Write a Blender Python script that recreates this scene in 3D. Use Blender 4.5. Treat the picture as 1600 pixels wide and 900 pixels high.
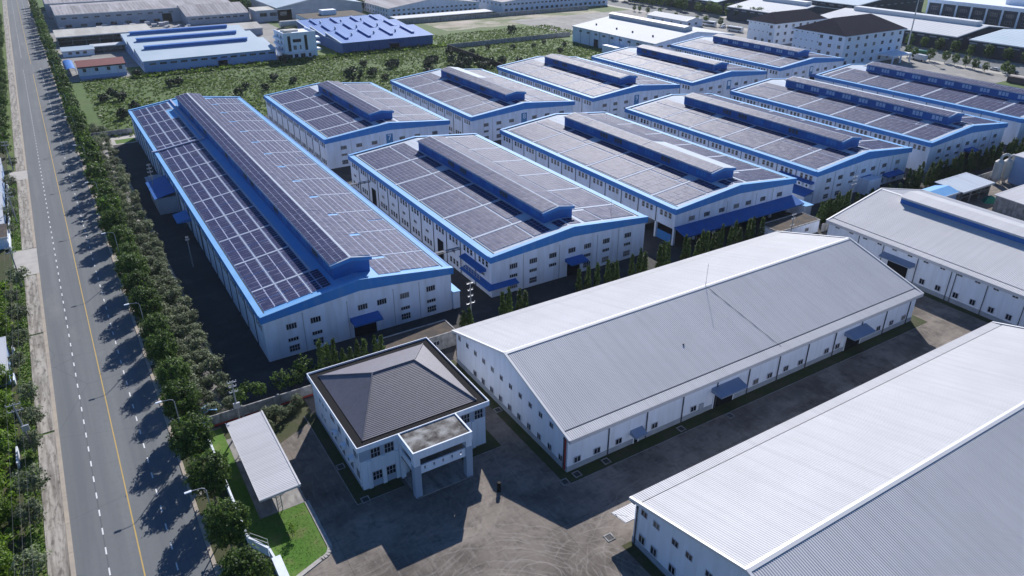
import bpy, math, random
from mathutils import Vector, Matrix

for _o in list(bpy.data.objects):
    bpy.data.objects.remove(_o)
scene = bpy.context.scene
COL = scene.collection
rad = math.radians
RNG = random.Random(7)

# ------------------------------------------------------------------ camera
cam_d = bpy.data.cameras.new("camera")
cam_d.sensor_width = 36.0
cam_d.lens = 1159.3 / 1600 * 36
cam_d.clip_start = 0.5
cam_d.clip_end = 6000
cam = bpy.data.objects.new("camera", cam_d)
cam.location = (0, 0, 76)
cam.rotation_euler = (rad(90 - 27.66), 0, rad(-31.73))
COL.objects.link(cam)
scene.camera = cam

# ------------------------------------------------------------------ sky, sun, exposure
SUN_AZ, SUN_EL = 36.0, 32.5
world = bpy.data.worlds.new("World")
scene.world = world
world.use_nodes = True
wt = world.node_tree
sky = wt.nodes.new('ShaderNodeTexSky')
sky.sky_type = 'NISHITA'
sky.sun_disc = False
sky.sun_elevation = rad(SUN_EL)
sky.sun_rotation = rad(SUN_AZ)
sky.air_density = 1.0
sky.dust_density = 0.0
sky.ozone_density = 10.0
wt.links.new(sky.outputs[0], wt.nodes['Background'].inputs[0])
wt.nodes['Background'].inputs[1].default_value = 0.082
sd = bpy.data.lights.new("sun", 'SUN')
sd.energy = 4.6
sd.angle = rad(0.5)
sd.color = (1.0, 0.965, 0.925)
sun = bpy.data.objects.new("sun", sd)
sv = Vector((math.sin(rad(SUN_AZ)) * math.cos(rad(SUN_EL)), math.cos(rad(SUN_AZ)) * math.cos(rad(SUN_EL)), math.sin(rad(SUN_EL))))
sun.rotation_euler = (-sv).to_track_quat('-Z', 'Y').to_euler()
COL.objects.link(sun)
vs = scene.view_settings
vs.view_transform = 'Standard'
vs.look = 'None'
vs.exposure = 0.49
vs.gamma = 1.0
vs.use_curve_mapping = False
scene.cycles.max_bounces = 5
scene.cycles.diffuse_bounces = 3
scene.cycles.glossy_bounces = 2
scene.cycles.transmission_bounces = 3
scene.cycles.transparent_max_bounces = 6

# ------------------------------------------------------------------ materials
def mat(name, col, rough=0.7, spec=0.4, metal=0.0, col2=None, nscale=(1, 1, 1), lo=0.35, hi=0.65, col3=None, n3=(0.1, 0.1, 0.1), amt3=0.5, bump=0.0, bscale=4.0, world=False):
    m = bpy.data.materials.new(name)
    m.use_nodes = True
    nt = m.node_tree
    N, L = nt.nodes, nt.links
    bs = N['Principled BSDF']
    bs.inputs['Base Color'].default_value = (*col, 1)
    bs.inputs['Roughness'].default_value = rough
    bs.inputs['Specular IOR Level'].default_value = spec
    bs.inputs['Metallic'].default_value = metal
    if col2 or col3 or bump:
        if world:
            g = N.new('ShaderNodeNewGeometry'); src = g.outputs['Position']
        else:
            g = N.new('ShaderNodeTexCoord'); src = g.outputs['Object']
        cur = None
        def noise(sc, detail=5):
            mp = N.new('ShaderNodeMapping'); mp.inputs['Scale'].default_value = sc
            L.new(src, mp.inputs['Vector'])
            n = N.new('ShaderNodeTexNoise'); n.inputs['Scale'].default_value = 1.0; n.inputs['Detail'].default_value = detail
            n.inputs['Roughness'].default_value = 0.62
            L.new(mp.outputs[0], n.inputs['Vector'])
            return n.outputs['Fac']
        if col2:
            f = noise(nscale)
            mr = N.new('ShaderNodeMapRange'); mr.inputs['From Min'].default_value = lo; mr.inputs['From Max'].default_value = hi
            L.new(f, mr.inputs['Value'])
            mx = N.new('ShaderNodeMix'); mx.data_type = 'RGBA'
            mx.inputs['A'].default_value = (*col, 1); mx.inputs['B'].default_value = (*col2, 1)
            L.new(mr.outputs[0], mx.inputs['Factor']); cur = mx.outputs['Result']
        if col3:
            f = noise(n3, 7)
            mr = N.new('ShaderNodeMapRange'); mr.inputs['From Min'].default_value = 0.46; mr.inputs['From Max'].default_value = 0.68
            mr.inputs['To Max'].default_value = amt3
            L.new(f, mr.inputs['Value'])
            mx = N.new('ShaderNodeMix'); mx.data_type = 'RGBA'
            mx.inputs['A'].default_value = (*col, 1); mx.inputs['B'].default_value = (*col3, 1)
            if cur: L.new(cur, mx.inputs['A'])
            L.new(mr.outputs[0], mx.inputs['Factor']); cur = mx.outputs['Result']
        if cur: L.new(cur, bs.inputs['Base Color'])
        if bump:
            f = noise((bscale,) * 3, 6)
            b = N.new('ShaderNodeBump'); b.inputs['Strength'].default_value = bump; b.inputs['Distance'].default_value = 0.1
            L.new(f, b.inputs['Height']); L.new(b.outputs[0], bs.inputs['Normal'])
    return m

def leafmat(name, dark, light, trans=0.35, huevar=0.0):
    m = bpy.data.materials.new(name); m.use_nodes = True
    nt = m.node_tree; N, L = nt.nodes, nt.links
    for n in list(N): N.remove(n)
    out = N.new('ShaderNodeOutputMaterial')
    geo = N.new('ShaderNodeNewGeometry'); oi = N.new('ShaderNodeObjectInfo')
    mx = N.new('ShaderNodeMix'); mx.data_type = 'RGBA'
    mx.inputs['A'].default_value = (*dark, 1); mx.inputs['B'].default_value = (*light, 1)
    L.new(geo.outputs['Random Per Island'], mx.inputs['Factor'])
    hs = N.new('ShaderNodeHueSaturation')
    mr = N.new('ShaderNodeMapRange'); mr.inputs['To Min'].default_value = 0.75; mr.inputs['To Max'].default_value = 1.2
    L.new(oi.outputs['Random'], mr.inputs['Value']); L.new(mr.outputs[0], hs.inputs['Value'])
    L.new(mx.outputs['Result'], hs.inputs['Color'])
    d = N.new('ShaderNodeBsdfPrincipled'); d.inputs['Roughness'].default_value = 0.55; d.inputs['Specular IOR Level'].default_value = 0.3
    t = N.new('ShaderNodeBsdfTranslucent'); ms = N.new('ShaderNodeMixShader'); ms.inputs[0].default_value = trans
    L.new(hs.outputs[0], d.inputs['Base Color']); L.new(hs.outputs[0], t.inputs['Color'])
    L.new(d.outputs[0], ms.inputs[1]); L.new(t.outputs[0], ms.inputs[2]); L.new(ms.outputs[0], out.inputs[0])
    return m

M = {}
M['white_wall'] = mat('painted white wall', (0.69, 0.75, 0.87), 0.7, 0.2, col2=(0.62, 0.67, 0.78), nscale=(0.5, 0.5, 0.12), col3=(0.44, 0.45, 0.47), n3=(0.7, 0.7, 0.09), amt3=0.4)
M['fresh_white'] = mat('clean white paint', (0.76, 0.81, 0.91), 0.6, 0.2, col2=(0.71, 0.76, 0.85), nscale=(0.6, 0.6, 0.15), col3=(0.52, 0.54, 0.57), n3=(1.2, 1.2, 0.12), amt3=0.3)
M['plinth'] = mat('grey painted plinth', (0.34, 0.38, 0.44), 0.8, 0.2, col2=(0.28, 0.31, 0.36), nscale=(0.6, 0.6, 0.6))
M['blue_band'] = mat('blue painted cladding', (0.032, 0.195, 0.53), 0.6, 0.2, col2=(0.045, 0.19, 0.47), nscale=(0.3, 0.3, 0.15), col3=(0.10, 0.25, 0.50), n3=(0.8, 0.8, 0.1), amt3=0.45)
M['blue_deep'] = mat('deep blue sheet', (0.024, 0.13, 0.42), 0.6, 0.2, col2=(0.028, 0.115, 0.36), nscale=(0.4, 0.4, 0.4), col3=(0.06, 0.14, 0.33), n3=(0.9, 0.9, 0.2), amt3=0.5)
M['blue_roof'] = mat('light blue roof sheet', (0.11, 0.345, 0.69), 0.6, 0.15, col2=(0.14, 0.375, 0.70), nscale=(0.2, 0.2, 0.2), col3=(0.28, 0.4, 0.52), n3=(0.3, 0.06, 0.3), amt3=0.5)
M['eave_blue'] = mat('sky blue eave sheet', (0.165, 0.385, 0.70), 0.6, 0.12, col2=(0.20, 0.43, 0.72), nscale=(0.3, 0.3, 0.3))
M['pale_roof'] = mat('pale grey roof sheet', (0.47, 0.53, 0.61), 0.7, 0.08, col2=(0.52, 0.57, 0.64), nscale=(0.2, 0.03, 0.2), col3=(0.3, 0.33, 0.37), n3=(0.5, 0.05, 0.5), amt3=0.4)
M['white_roof'] = mat('white coated roof sheet', (0.56, 0.556, 0.575), 0.6, 0.15, 0.0, col2=(0.515, 0.512, 0.53), nscale=(0.12, 0.12, 0.12), col3=(0.44, 0.435, 0.45), n3=(0.035, 1.1, 0.1), amt3=0.5)
M['white_trim'] = mat('white ridge and verge trim', (0.64, 0.64, 0.65), 0.45, 0.45)
M['gutter_dark'] = mat('dark gutter gap', (0.05, 0.055, 0.07), 0.8, 0.2)
M['steel'] = mat('galvanised steel', (0.42, 0.43, 0.45), 0.45, 0.5, 0.4)
M['dark_steel'] = mat('dark painted steel', (0.06, 0.065, 0.08), 0.6, 0.4)
M['glass'] = mat('dark window glass', (0.012, 0.016, 0.028), 0.12, 0.5)
M['glass_dusty'] = mat('dusty window glass', (0.035, 0.04, 0.055), 0.25, 0.5)
M['glass_blind'] = mat('window with pale blinds', (0.17, 0.165, 0.16), 0.35, 0.5, col2=(0.09, 0.085, 0.085), nscale=(0.5, 0.5, 5))
M['pale_glass'] = mat('pale louvre glazing', (0.50, 0.60, 0.76), 0.4, 0.4, col2=(0.38, 0.48, 0.66), nscale=(0.8, 0.8, 2))
M['frame'] = mat('aluminium window frame', (0.45, 0.46, 0.5), 0.5, 0.5)
M['void'] = mat('unlit doorway interior', (0.012, 0.013, 0.018), 0.9, 0.1)
M['panel'] = mat('solar cell glass', (0.027, 0.032, 0.092), 0.56, 0.10, col2=(0.037, 0.041, 0.108), nscale=(0.6, 0.6, 0.6), col3=(0.04, 0.045, 0.10), n3=(0.12, 0.07, 0.1), amt3=0.6)
M['panel'].node_tree.nodes['Principled BSDF'].inputs['Specular Tint'].default_value = (0.62, 0.70, 1.0, 1)
M['walkway'] = mat('pale roof walkway', (0.50, 0.54, 0.62) , 0.7, 0.1, col2=(0.42, 0.46, 0.54), nscale=(0.6, 0.6, 0.6))
M['panel_frame'] = mat('panel aluminium frame', (0.39, 0.425, 0.58), 0.65, 0.06)
M['tile'] = mat('grey brown roof tile', (0.165, 0.155, 0.185), 0.5, 0.4, col2=(0.138, 0.13, 0.155), nscale=(0.9, 0.9, 0.9), col3=(0.19, 0.178, 0.205), n3=(3, 3, 3), amt3=0.6)
M['dark_tile'] = mat('dark charcoal roof tile', (0.020, 0.019, 0.034), 0.9, 0.02, col2=(0.027, 0.025, 0.042), nscale=(0.4, 0.4, 0.4))
M['red_tile'] = mat('red brown roof sheet', (0.27, 0.085, 0.075), 0.6, 0.3, col2=(0.22, 0.07, 0.065), nscale=(0.5, 0.5, 0.5))
M['dirty_slab'] = mat('stained flat concrete roof', (0.055, 0.05, 0.046), 0.9, 0.2, col2=(0.11, 0.10, 0.095), nscale=(0.5, 0.5, 0.5), lo=0.4, hi=0.6, col3=(0.42, 0.42, 0.42), n3=(0.42, 0.42, 0.42), amt3=0.75)
M['brown_slab'] = mat('brown weathered flat roof', (0.11, 0.085, 0.065), 0.9, 0.2, col2=(0.07, 0.06, 0.055), nscale=(0.5, 0.5, 0.5), lo=0.4, hi=0.6)
M['black_gutter'] = mat('black box gutter', (0.016, 0.016, 0.018), 0.9, 0.1)
M['office_grey'] = mat('blue grey painted render', (0.34, 0.40, 0.50), 0.75, 0.2)
M['old_roof'] = mat('weathered grey fibre cement roof', (0.40, 0.38, 0.40), 0.8, 0.2, col2=(0.25, 0.235, 0.25), nscale=(0.16, 0.02, 0.1), lo=0.38, hi=0.62, col3=(0.17, 0.16, 0.165), n3=(0.4, 0.02, 0.2), amt3=0.7)
M['cream_roof'] = mat('cream stained roof', (0.5, 0.485, 0.45), 0.8, 0.2, col2=(0.38, 0.36, 0.33), nscale=(0.15, 0.03, 0.1), lo=0.4, hi=0.65)
M['lilac_wall'] = mat('pale lilac grey wall', (0.45, 0.46, 0.52), 0.8, 0.2, col2=(0.36, 0.37, 0.42), nscale=(0.15, 0.15, 0.3))
M['pale_blue_roof'] = mat('pale blue white roof sheet', (0.47, 0.555, 0.63), 0.7, 0.1, col2=(0.42, 0.51, 0.59), nscale=(0.06, 0.06, 0.06))
M['steel_blue'] = mat('grey blue wall sheet', (0.26, 0.37, 0.58), 0.7, 0.2, col2=(0.30, 0.41, 0.62), nscale=(0.1, 0.1, 0.2))
M['royal_roof'] = mat('royal blue roof sheet', (0.040, 0.15, 0.45), 0.6, 0.12, col2=(0.05, 0.175, 0.48), nscale=(0.08, 0.08, 0.08))
M['royal_wall'] = mat('royal blue wall sheet', (0.05, 0.12, 0.30), 0.7, 0.2, col2=(0.045, 0.105, 0.26), nscale=(0.1, 0.1, 0.2))
M['charcoal'] = mat('charcoal wall sheet', (0.042, 0.052, 0.075), 0.7, 0.3, col2=(0.042, 0.05, 0.066), nscale=(0.15, 0.15, 0.15))
M['bright_roof'] = mat('bright white roof membrane', (0.56, 0.575, 0.60), 0.7, 0.1, col2=(0.51, 0.525, 0.56), nscale=(0.06, 0.06, 0.06))
M['concrete'] = mat('plain weathered concrete', (0.34, 0.325, 0.31), 0.9, 0.2, col2=(0.23, 0.22, 0.215), nscale=(0.5, 0.5, 0.5), lo=0.35, hi=0.65, col3=(0.12, 0.115, 0.11), n3=(0.9, 0.25, 0.9), amt3=0.7)
M['wall_concrete'] = mat('rain stained boundary wall', (0.42, 0.415, 0.41), 0.9, 0.2, col2=(0.25, 0.245, 0.24), nscale=(0.7, 0.7, 0.9), lo=0.35, hi=0.65, col3=(0.10, 0.095, 0.09), n3=(1.2, 1.2, 0.3), amt3=0.7)
M['kerb'] = mat('sandy concrete kerb', (0.42, 0.36, 0.29), 0.9, 0.2, col2=(0.33, 0.29, 0.25), nscale=(0.6, 0.6, 0.6), world=True)
M['kerb_pale'] = mat('chipped pale kerb', (0.46, 0.44, 0.41), 0.9, 0.2, col2=(0.34, 0.32, 0.30), nscale=(1.2, 1.2, 1.2), world=True)
M['bark'] = mat('grey brown bark', (0.12, 0.10, 0.08), 0.9, 0.1, col2=(0.18, 0.155, 0.13), nscale=(4, 4, 1))
M['white_line'] = mat('worn white road paint', (0.72, 0.72, 0.72), 0.8, 0.2, col2=(0.5, 0.5, 0.5), nscale=(1.5, 1.5, 1.5), lo=0.5, hi=0.75, world=True)
M['yellow_line'] = mat('worn yellow road paint', (0.55, 0.37, 0.10), 0.8, 0.2, col2=(0.47, 0.33, 0.13), nscale=(0.8, 0.8, 0.8), world=True)
M['concrete_pole'] = mat('concrete pole', (0.33, 0.32, 0.31), 0.9, 0.2)
M['porcelain'] = mat('glazed white insulator', (0.65, 0.62, 0.6), 0.3, 0.5)
M['wire'] = mat('grey cable', (0.12, 0.12, 0.125), 0.6, 0.3)
M['grey_canopy'] = mat('grey blue canopy sheet', (0.20, 0.27, 0.40), 0.55, 0.4, col2=(0.23, 0.3, 0.43), nscale=(0.5, 0.5, 0.5))
M['rust_red'] = mat('dull red paint', (0.30, 0.05, 0.045), 0.8, 0.2)
M['sign_blue'] = mat('blue sign board', (0.03, 0.17, 0.36), 0.5, 0.4)
M['sign_pale'] = mat('pale sign lettering', (0.62, 0.70, 0.78), 0.6, 0.3)
M['tank'] = mat('white silo paint', (0.58, 0.57, 0.54), 0.5, 0.4, col2=(0.42, 0.41, 0.39), nscale=(0.8, 0.8, 0.25))
M['green_net'] = mat('green tarpaulin', (0.02, 0.20, 0.15), 0.8, 0.2)
M['black'] = mat('black rubber', (0.015, 0.014, 0.013), 0.8, 0.2)
M['brown_box'] = mat('brown container paint', (0.13, 0.10, 0.10), 0.7, 0.3, col2=(0.10, 0.075, 0.075), nscale=(0.8, 0.8, 0.4))
M['vehicle_white'] = mat('white vehicle paint', (0.66, 0.67, 0.68), 0.3, 0.5)
M['vehicle_green'] = mat('green vehicle paint', (0.02, 0.16, 0.08), 0.35, 0.5)
M['vehicle_dark'] = mat('dark vehicle paint', (0.04, 0.045, 0.06), 0.3, 0.5)
M['vehicle_red'] = mat('dark red vehicle paint', (0.25, 0.03, 0.03), 0.3, 0.5)
M['bundle'] = mat('wrapped pale goods', (0.5, 0.51, 0.54), 0.6, 0.3, col2=(0.36, 0.37, 0.41), nscale=(0.5, 0.5, 0.5))
M['soil'] = mat('bare reddish soil', (0.20, 0.15, 0.12), 0.95, 0.1, col2=(0.13, 0.10, 0.08), nscale=(0.6, 0.6, 0.6), world=True)
M['leaf_street'] = leafmat('glossy street tree leaves', (0.016, 0.040, 0.014), (0.150, 0.250, 0.042), 0.45)
M['leaf_grey'] = leafmat('dusty grey green leaves', (0.045, 0.066, 0.032), (0.30, 0.35, 0.20), 0.45)
M['leaf_bright'] = leafmat('feathery bright leaves', (0.06, 0.12, 0.014), (0.20, 0.32, 0.04), 0.5)
M['leaf_cypress'] = leafmat('cypress foliage', (0.020, 0.045, 0.014), (0.10, 0.155, 0.030), 0.4)
M['leaf_dark'] = leafmat('dark bush leaves', (0.010, 0.022, 0.012), (0.030, 0.055, 0.022), 0.2)
M['leaf_field'] = leafmat('wild scrub leaves', (0.085, 0.14, 0.032), (0.20, 0.28, 0.075), 0.5)
M['grass_blade'] = leafmat('short lawn grass', (0.06, 0.13, 0.015), (0.12, 0.23, 0.03), 0.45)

# ------------------------------------------------------------------ mesh helpers
class MB:
    def __init__(s): s.v = []; s.f = []; s.m = []
    def add(s, pts, faces, mi=0):
        b = len(s.v); s.v += [tuple(p) for p in pts]
        for f in faces: s.f.append(tuple(b + i for i in f)); s.m.append(mi)
    def quad(s, a, b, c, d, mi=0): s.add((a, b, c, d), ((0, 1, 2, 3),), mi)
    def poly(s, pts, mi=0): s.add(pts, (tuple(range(len(pts))),), mi)
    def box(s, x0, y0, z0, x1, y1, z1, mi=0):
        if x0 > x1: x0, x1 = x1, x0
        if y0 > y1: y0, y1 = y1, y0
        s.add([(x0, y0, z0), (x1, y0, z0), (x1, y1, z0), (x0, y1, z0), (x0, y0, z1), (x1, y0, z1), (x1, y1, z1), (x0, y1, z1)],
              ((0, 3, 2, 1), (4, 5, 6, 7), (0, 1, 5, 4), (1, 2, 6, 5), (2, 3, 7, 6), (3, 0, 4, 7)), mi)
    def slab(s, pts, t, mi=0):            # quad top pts counter-clockwise, thickness t below
        n = len(pts)
        lo = [(p[0], p[1], p[2] - t) for p in pts]
        s.add(list(pts) + lo, [tuple(range(n)), tuple(range(2 * n - 1, n - 1, -1))] + [(i, n + i, n + (i + 1) % n, (i + 1) % n) for i in range(n)], mi)
    def prism_y(s, prof, y0, y1, mi=0):   # prof: (x,z) polygon counter-clockwise seen from -Y
        n = len(prof)
        s.add([(x, y0, z) for x, z in prof] + [(x, y1, z) for x, z in prof],
              [tuple(range(n)), tuple(range(2 * n - 1, n - 1, -1))] + [(i, n + i, n + (i + 1) % n, (i + 1) % n) for i in range(n)], mi)
    def cyl(s, p0, p1, r0, r1=None, n=8, mi=0, caps=True):
        r1 = r0 if r1 is None else r1
        p0, p1 = Vector(p0), Vector(p1); d = (p1 - p0).normalized()
        a = d.orthogonal().normalized(); b = d.cross(a)
        pts = [p0 + (a * math.cos(t) + b * math.sin(t)) * r0 for t in [2 * math.pi * i / n for i in range(n)]]
        pts += [p1 + (a * math.cos(t) + b * math.sin(t)) * r1 for t in [2 * math.pi * i / n for i in range(n)]]
        fs = [(i, (i + 1) % n, n + (i + 1) % n, n + i) for i in range(n)]
        if caps: fs += [tuple(range(n - 1, -1, -1)), tuple(range(n, 2 * n))]
        s.add(pts, fs, mi)
    def tube(s, pts, r, n=6, mi=0):
        for a, b in zip(pts, pts[1:]): s.cyl(a, b, r, r, n, mi)
    def mesh(s, name, mats):
        me = bpy.data.meshes.new(name); me.from_pydata(s.v, [], s.f)
        for m in mats: me.materials.append(m)
        me.polygons.foreach_set('material_index', s.m)
        me.update()
        return me

def link(name, me, parent=None, loc=(0, 0, 0), rz=0.0):
    o = bpy.data.objects.new(name, me); COL.objects.link(o)
    o.location = loc; o.rotation_euler = (0, 0, rz)
    if parent: o.parent = parent
    return o
def part(name, mb, mats, parent=None, loc=(0, 0, 0), rz=0.0, label=None):
    if not isinstance(mats, (list, tuple)): mats = [mats]
    o = link(name, mb.mesh(name, mats), parent, loc, rz)
    if label: o['label'] = label
    return o
def tag(o, label, cat, group=None):
    o['label'] = label; o['category'] = cat
    n_ = len(label.split())
    if not 4 <= n_ <= 16: print('LABEL', n_, label)
    if group: o['group'] = group
    return o
def thing(name, label, cat, loc=(0, 0, 0), rz=0.0, group=None):
    return tag(link(name, None, None, loc, rz), label, cat, group)
def struct(name, mb, m):
    o = part(name, mb, m); o['kind'] = 'structure'; return o
def clone(root, loc, rz=0.0, label=None, sc=None):
    r = root.copy(); COL.objects.link(r); r.location = loc; r.rotation_euler = (0, 0, rz)
    if label: r['label'] = label
    if sc: r.scale = sc
    for ch in root.children:
        c = ch.copy(); COL.objects.link(c); c.parent = r
        for g in ch.children:
            d = g.copy(); COL.objects.link(d); d.parent = c
    return r
_ONES = 'zeroth first second third fourth fifth sixth seventh eighth ninth tenth eleventh twelfth thirteenth fourteenth fifteenth sixteenth seventeenth eighteenth nineteenth'.split()
_TENS = {2: 'twent', 3: 'thirt', 4: 'fort', 5: 'fift', 6: 'sixt', 7: 'sevent', 8: 'eight', 9: 'ninet'}
def nth(n):
    if n >= 100: return 'hundredth' if n == 100 else 'hundred and ' + nth(n - 100)
    if n < 20: return _ONES[n]
    t, o = divmod(n, 10)
    return _TENS[t] + 'ieth' if o == 0 else _TENS[t] + 'y-' + _ONES[o]

FACE = {'-Y': 0.0, '-X': -math.pi / 2, '+X': math.pi / 2, '+Y': math.pi}
_wc = {}
def window(parent, x, y, z, face, w, h, nx=2, ny=1, name='window', fr='frame', gl='glass', sill=False, subs=False):
    if gl == 'glass':
        q_ = RNG.random(); gl = 'glass' if q_ < 0.62 else 'glass_dusty' if q_ < 0.86 else 'glass_blind'
    key = (w, h, nx, ny, fr, gl, sill)
    if key not in _wc:
        mb = MB(); t = 0.07; d = 0.07
        mb.box(-w / 2, -d, -h / 2, w / 2, 0.02, -h / 2 + t); mb.box(-w / 2, -d, h / 2 - t, w / 2, 0.02, h / 2)
        mb.box(-w / 2, -d, -h / 2 + t, -w / 2 + t, 0.02, h / 2 - t); mb.box(w / 2 - t, -d, -h / 2 + t, w / 2, 0.02, h / 2 - t)
        for i in range(1, nx):
            xx = -w / 2 + w * i / nx; mb.box(xx - 0.035, -d + 0.01, -h / 2 + t, xx + 0.035, 0.02, h / 2 - t)
        for i in range(1, ny):
            zz = -h / 2 + h * i / ny; mb.box(-w / 2 + t, -d + 0.015, zz - 0.03, w / 2 - t, 0.015, zz + 0.03)
        if sill: mb.box(-w / 2 - 0.12, -0.16, -h / 2 - 0.1, w / 2 + 0.12, 0.02, -h / 2)
        gb = MB(); gb.quad((-w / 2 + t, -0.02, -h / 2 + t), (w / 2 - t, -0.02, -h / 2 + t), (w / 2 - t, -0.02, h / 2 - t), (-w / 2 + t, -0.02, h / 2 - t))
        if subs:
            _wc[key] = (mb.mesh('window_frame', [M[fr]]), gb.mesh('window_pane', [M[gl]]))
        else:
            mb.add(gb.v, gb.f, 1)
            _wc[key] = (mb.mesh('window', [M[fr], M[gl]]), None)
    a, b = _wc[key]
    o = link(name, a, parent, (x, y, z), FACE[face])
    if b: link('pane', b, o)
    return o

def ribs(mb, x_e, z_e, x_r, z_r, y0, y1, pitch=0.34, h=0.05, mi=0):
    """corrugated slope: ribs run from eave to ridge, repeated along y"""
    pr = []
    n = max(1, int(round((y1 - y0) / pitch))); p = (y1 - y0) / n
    for i in range(n):
        b = y0 + i * p
        pr += [(b, 0), (b + 0.15 * p, 0), (b + 0.5 * p, h), (b + 0.65 * p, h)]
    pr.append((y1, 0))
    pts = [(x_e, y, z_e + dz) for y, dz in pr] + [(x_r, y, z_r + dz) for y, dz in pr]
    k = len(pr)
    mb.add(pts, [(i, k + i, k + i + 1, i + 1) for i in range(k - 1)], mi)

# ------------------------------------------------------------------ ground materials
def ground_mat(name, layers, rough=0.92):
    """layers: (base) then (colour, scale xyz, from, to, amount) mixed by world-space noise"""
    m = bpy.data.materials.new(name); m.use_nodes = True
    nt = m.node_tree; N, L = nt.nodes, nt.links
    bs = N['Principled BSDF']; bs.inputs['Roughness'].default_value = rough; bs.inputs['Specular IOR Level'].default_value = 0.25
    g = N.new('ShaderNodeNewGeometry')
    cur = None
    for k, ly in enumerate(layers):
        if k == 0:
            rgb = N.new('ShaderNodeRGB'); rgb.outputs[0].default_value = (*ly, 1); cur = rgb.outputs[0]; continue
        c, sc, a, b, amt = ly
        mp = N.new('ShaderNodeMapping'); mp.inputs['Scale'].default_value = sc; mp.inputs['Location'].default_value = (k * 17.3, k * 5.1, 0)
        L.new(g.outputs['Position'], mp.inputs['Vector'])
        n = N.new('ShaderNodeTexNoise'); n.inputs['Scale'].default_value = 1; n.inputs['Detail'].default_value = 8; n.inputs['Roughness'].default_value = 0.65
        L.new(mp.outputs[0], n.inputs['Vector'])
        mr = N.new('ShaderNodeMapRange'); mr.inputs['From Min'].default_value = a; mr.inputs['From Max'].default_value = b; mr.inputs['To Max'].default_value = amt
        L.new(n.outputs['Fac'], mr.inputs['Value'])
        mx = N.new('ShaderNodeMix'); mx.data_type = 'RGBA'; mx.inputs['B'].default_value = (*c, 1)
        L.new(cur, mx.inputs['A']); L.new(mr.outputs[0], mx.inputs['Factor']); cur = mx.outputs['Result']
    L.new(cur, bs.inputs['Base Color'])
    return m, nt, cur, bs

GM = {}
GM['ground'] = ground_mat('wild ground', [(0.085, 0.14, 0.036), (0.10, 0.115, 0.045), (0.08, 0.08, 0.08), 0.4, 0.6, 1.0][:1] + [((0.075, 0.128, 0.032), (0.04, 0.04, 0.04), 0.4, 0.6, 0.9), ((0.13, 0.15, 0.06), (0.06, 0.09, 0.06), 0.5, 0.68, 0.45), ((0.06, 0.095, 0.028), (0.22, 0.22, 0.22), 0.5, 0.66, 0.7), ((0.04, 0.062, 0.02), (0.8, 0.8, 0.8), 0.54, 0.7, 0.6)])[0]
GM['bare'] = ground_mat('bare sandy earth', [(0.34, 0.29, 0.23), ((0.45, 0.40, 0.34), (0.05, 0.09, 0.05), 0.4, 0.6, 0.9), ((0.10, 0.135, 0.045), (0.035, 0.06, 0.05), 0.44, 0.58, 0.95), ((0.09, 0.10, 0.05), (0.4, 0.4, 0.4), 0.55, 0.7, 0.7)])[0]
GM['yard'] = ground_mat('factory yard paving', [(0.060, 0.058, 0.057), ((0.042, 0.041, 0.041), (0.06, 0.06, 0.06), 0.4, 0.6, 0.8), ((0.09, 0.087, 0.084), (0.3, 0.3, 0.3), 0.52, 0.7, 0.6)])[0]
GM['far_yard'] = ground_mat('pale concrete works yard', [(0.30, 0.29, 0.275), ((0.20, 0.19, 0.18), (0.06, 0.06, 0.06), 0.4, 0.6, 0.8), ((0.42, 0.40, 0.38), (0.1, 0.1, 0.1), 0.52, 0.7, 0.6)])[0]
GM['lawn'] = ground_mat('mown lawn', [(0.07, 0.165, 0.020), ((0.105, 0.185, 0.035), (0.25, 0.25, 0.25), 0.4, 0.6, 0.8), ((0.045, 0.09, 0.014), (2.5, 2.5, 2.5), 0.45, 0.65, 0.6), ((0.17, 0.15, 0.07), (0.4, 0.4, 0.4), 0.52, 0.70, 0.7)])[0]
GM['dull_lawn'] = ground_mat('rough damp grass', [(0.05, 0.062, 0.022), ((0.085, 0.075, 0.045), (0.3, 0.3, 0.3), 0.42, 0.62, 0.8), ((0.035, 0.05, 0.015), (2.0, 2.0, 2.0), 0.45, 0.65, 0.6)])[0]
GM['verge'] = ground_mat('weedy verge', [(0.10, 0.165, 0.03), ((0.15, 0.145, 0.07), (0.3, 0.3, 0.3), 0.42, 0.62, 0.8), ((0.04, 0.07, 0.015), (1.5, 1.5, 1.5), 0.45, 0.65, 0.7)])[0]
GM['path'] = ground_mat('mossy concrete footpath', [(0.40, 0.37, 0.33), ((0.19, 0.17, 0.15), (1.3, 0.10, 0.5), 0.42, 0.60, 0.9), ((0.10, 0.09, 0.078), (1.9, 0.5, 1.1), 0.50, 0.66, 0.85)])[0]
GM['drive'] = ground_mat('pale concrete crossover', [(0.47, 0.44, 0.40), ((0.36, 0.34, 0.32), (0.4, 0.4, 0.4), 0.4, 0.65, 0.8)])[0]

# asphalt: worn lanes lie along the road
m, nt, cur, bs = ground_mat('worn grey asphalt', [(0.160, 0.169, 0.176), ((0.132, 0.142, 0.152), (0.55, 0.012, 0.3), 0.40, 0.62, 0.9), ((0.195, 0.203, 0.208), (0.35, 0.02, 0.3), 0.50, 0.70, 0.7), ((0.13, 0.132, 0.14), (1.2, 1.2, 1.2), 0.5, 0.72, 0.45), ((0.235, 0.232, 0.225), (0.10, 0.035, 0.1), 0.58, 0.75, 0.6)])
N, L = nt.nodes, nt.links
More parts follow.
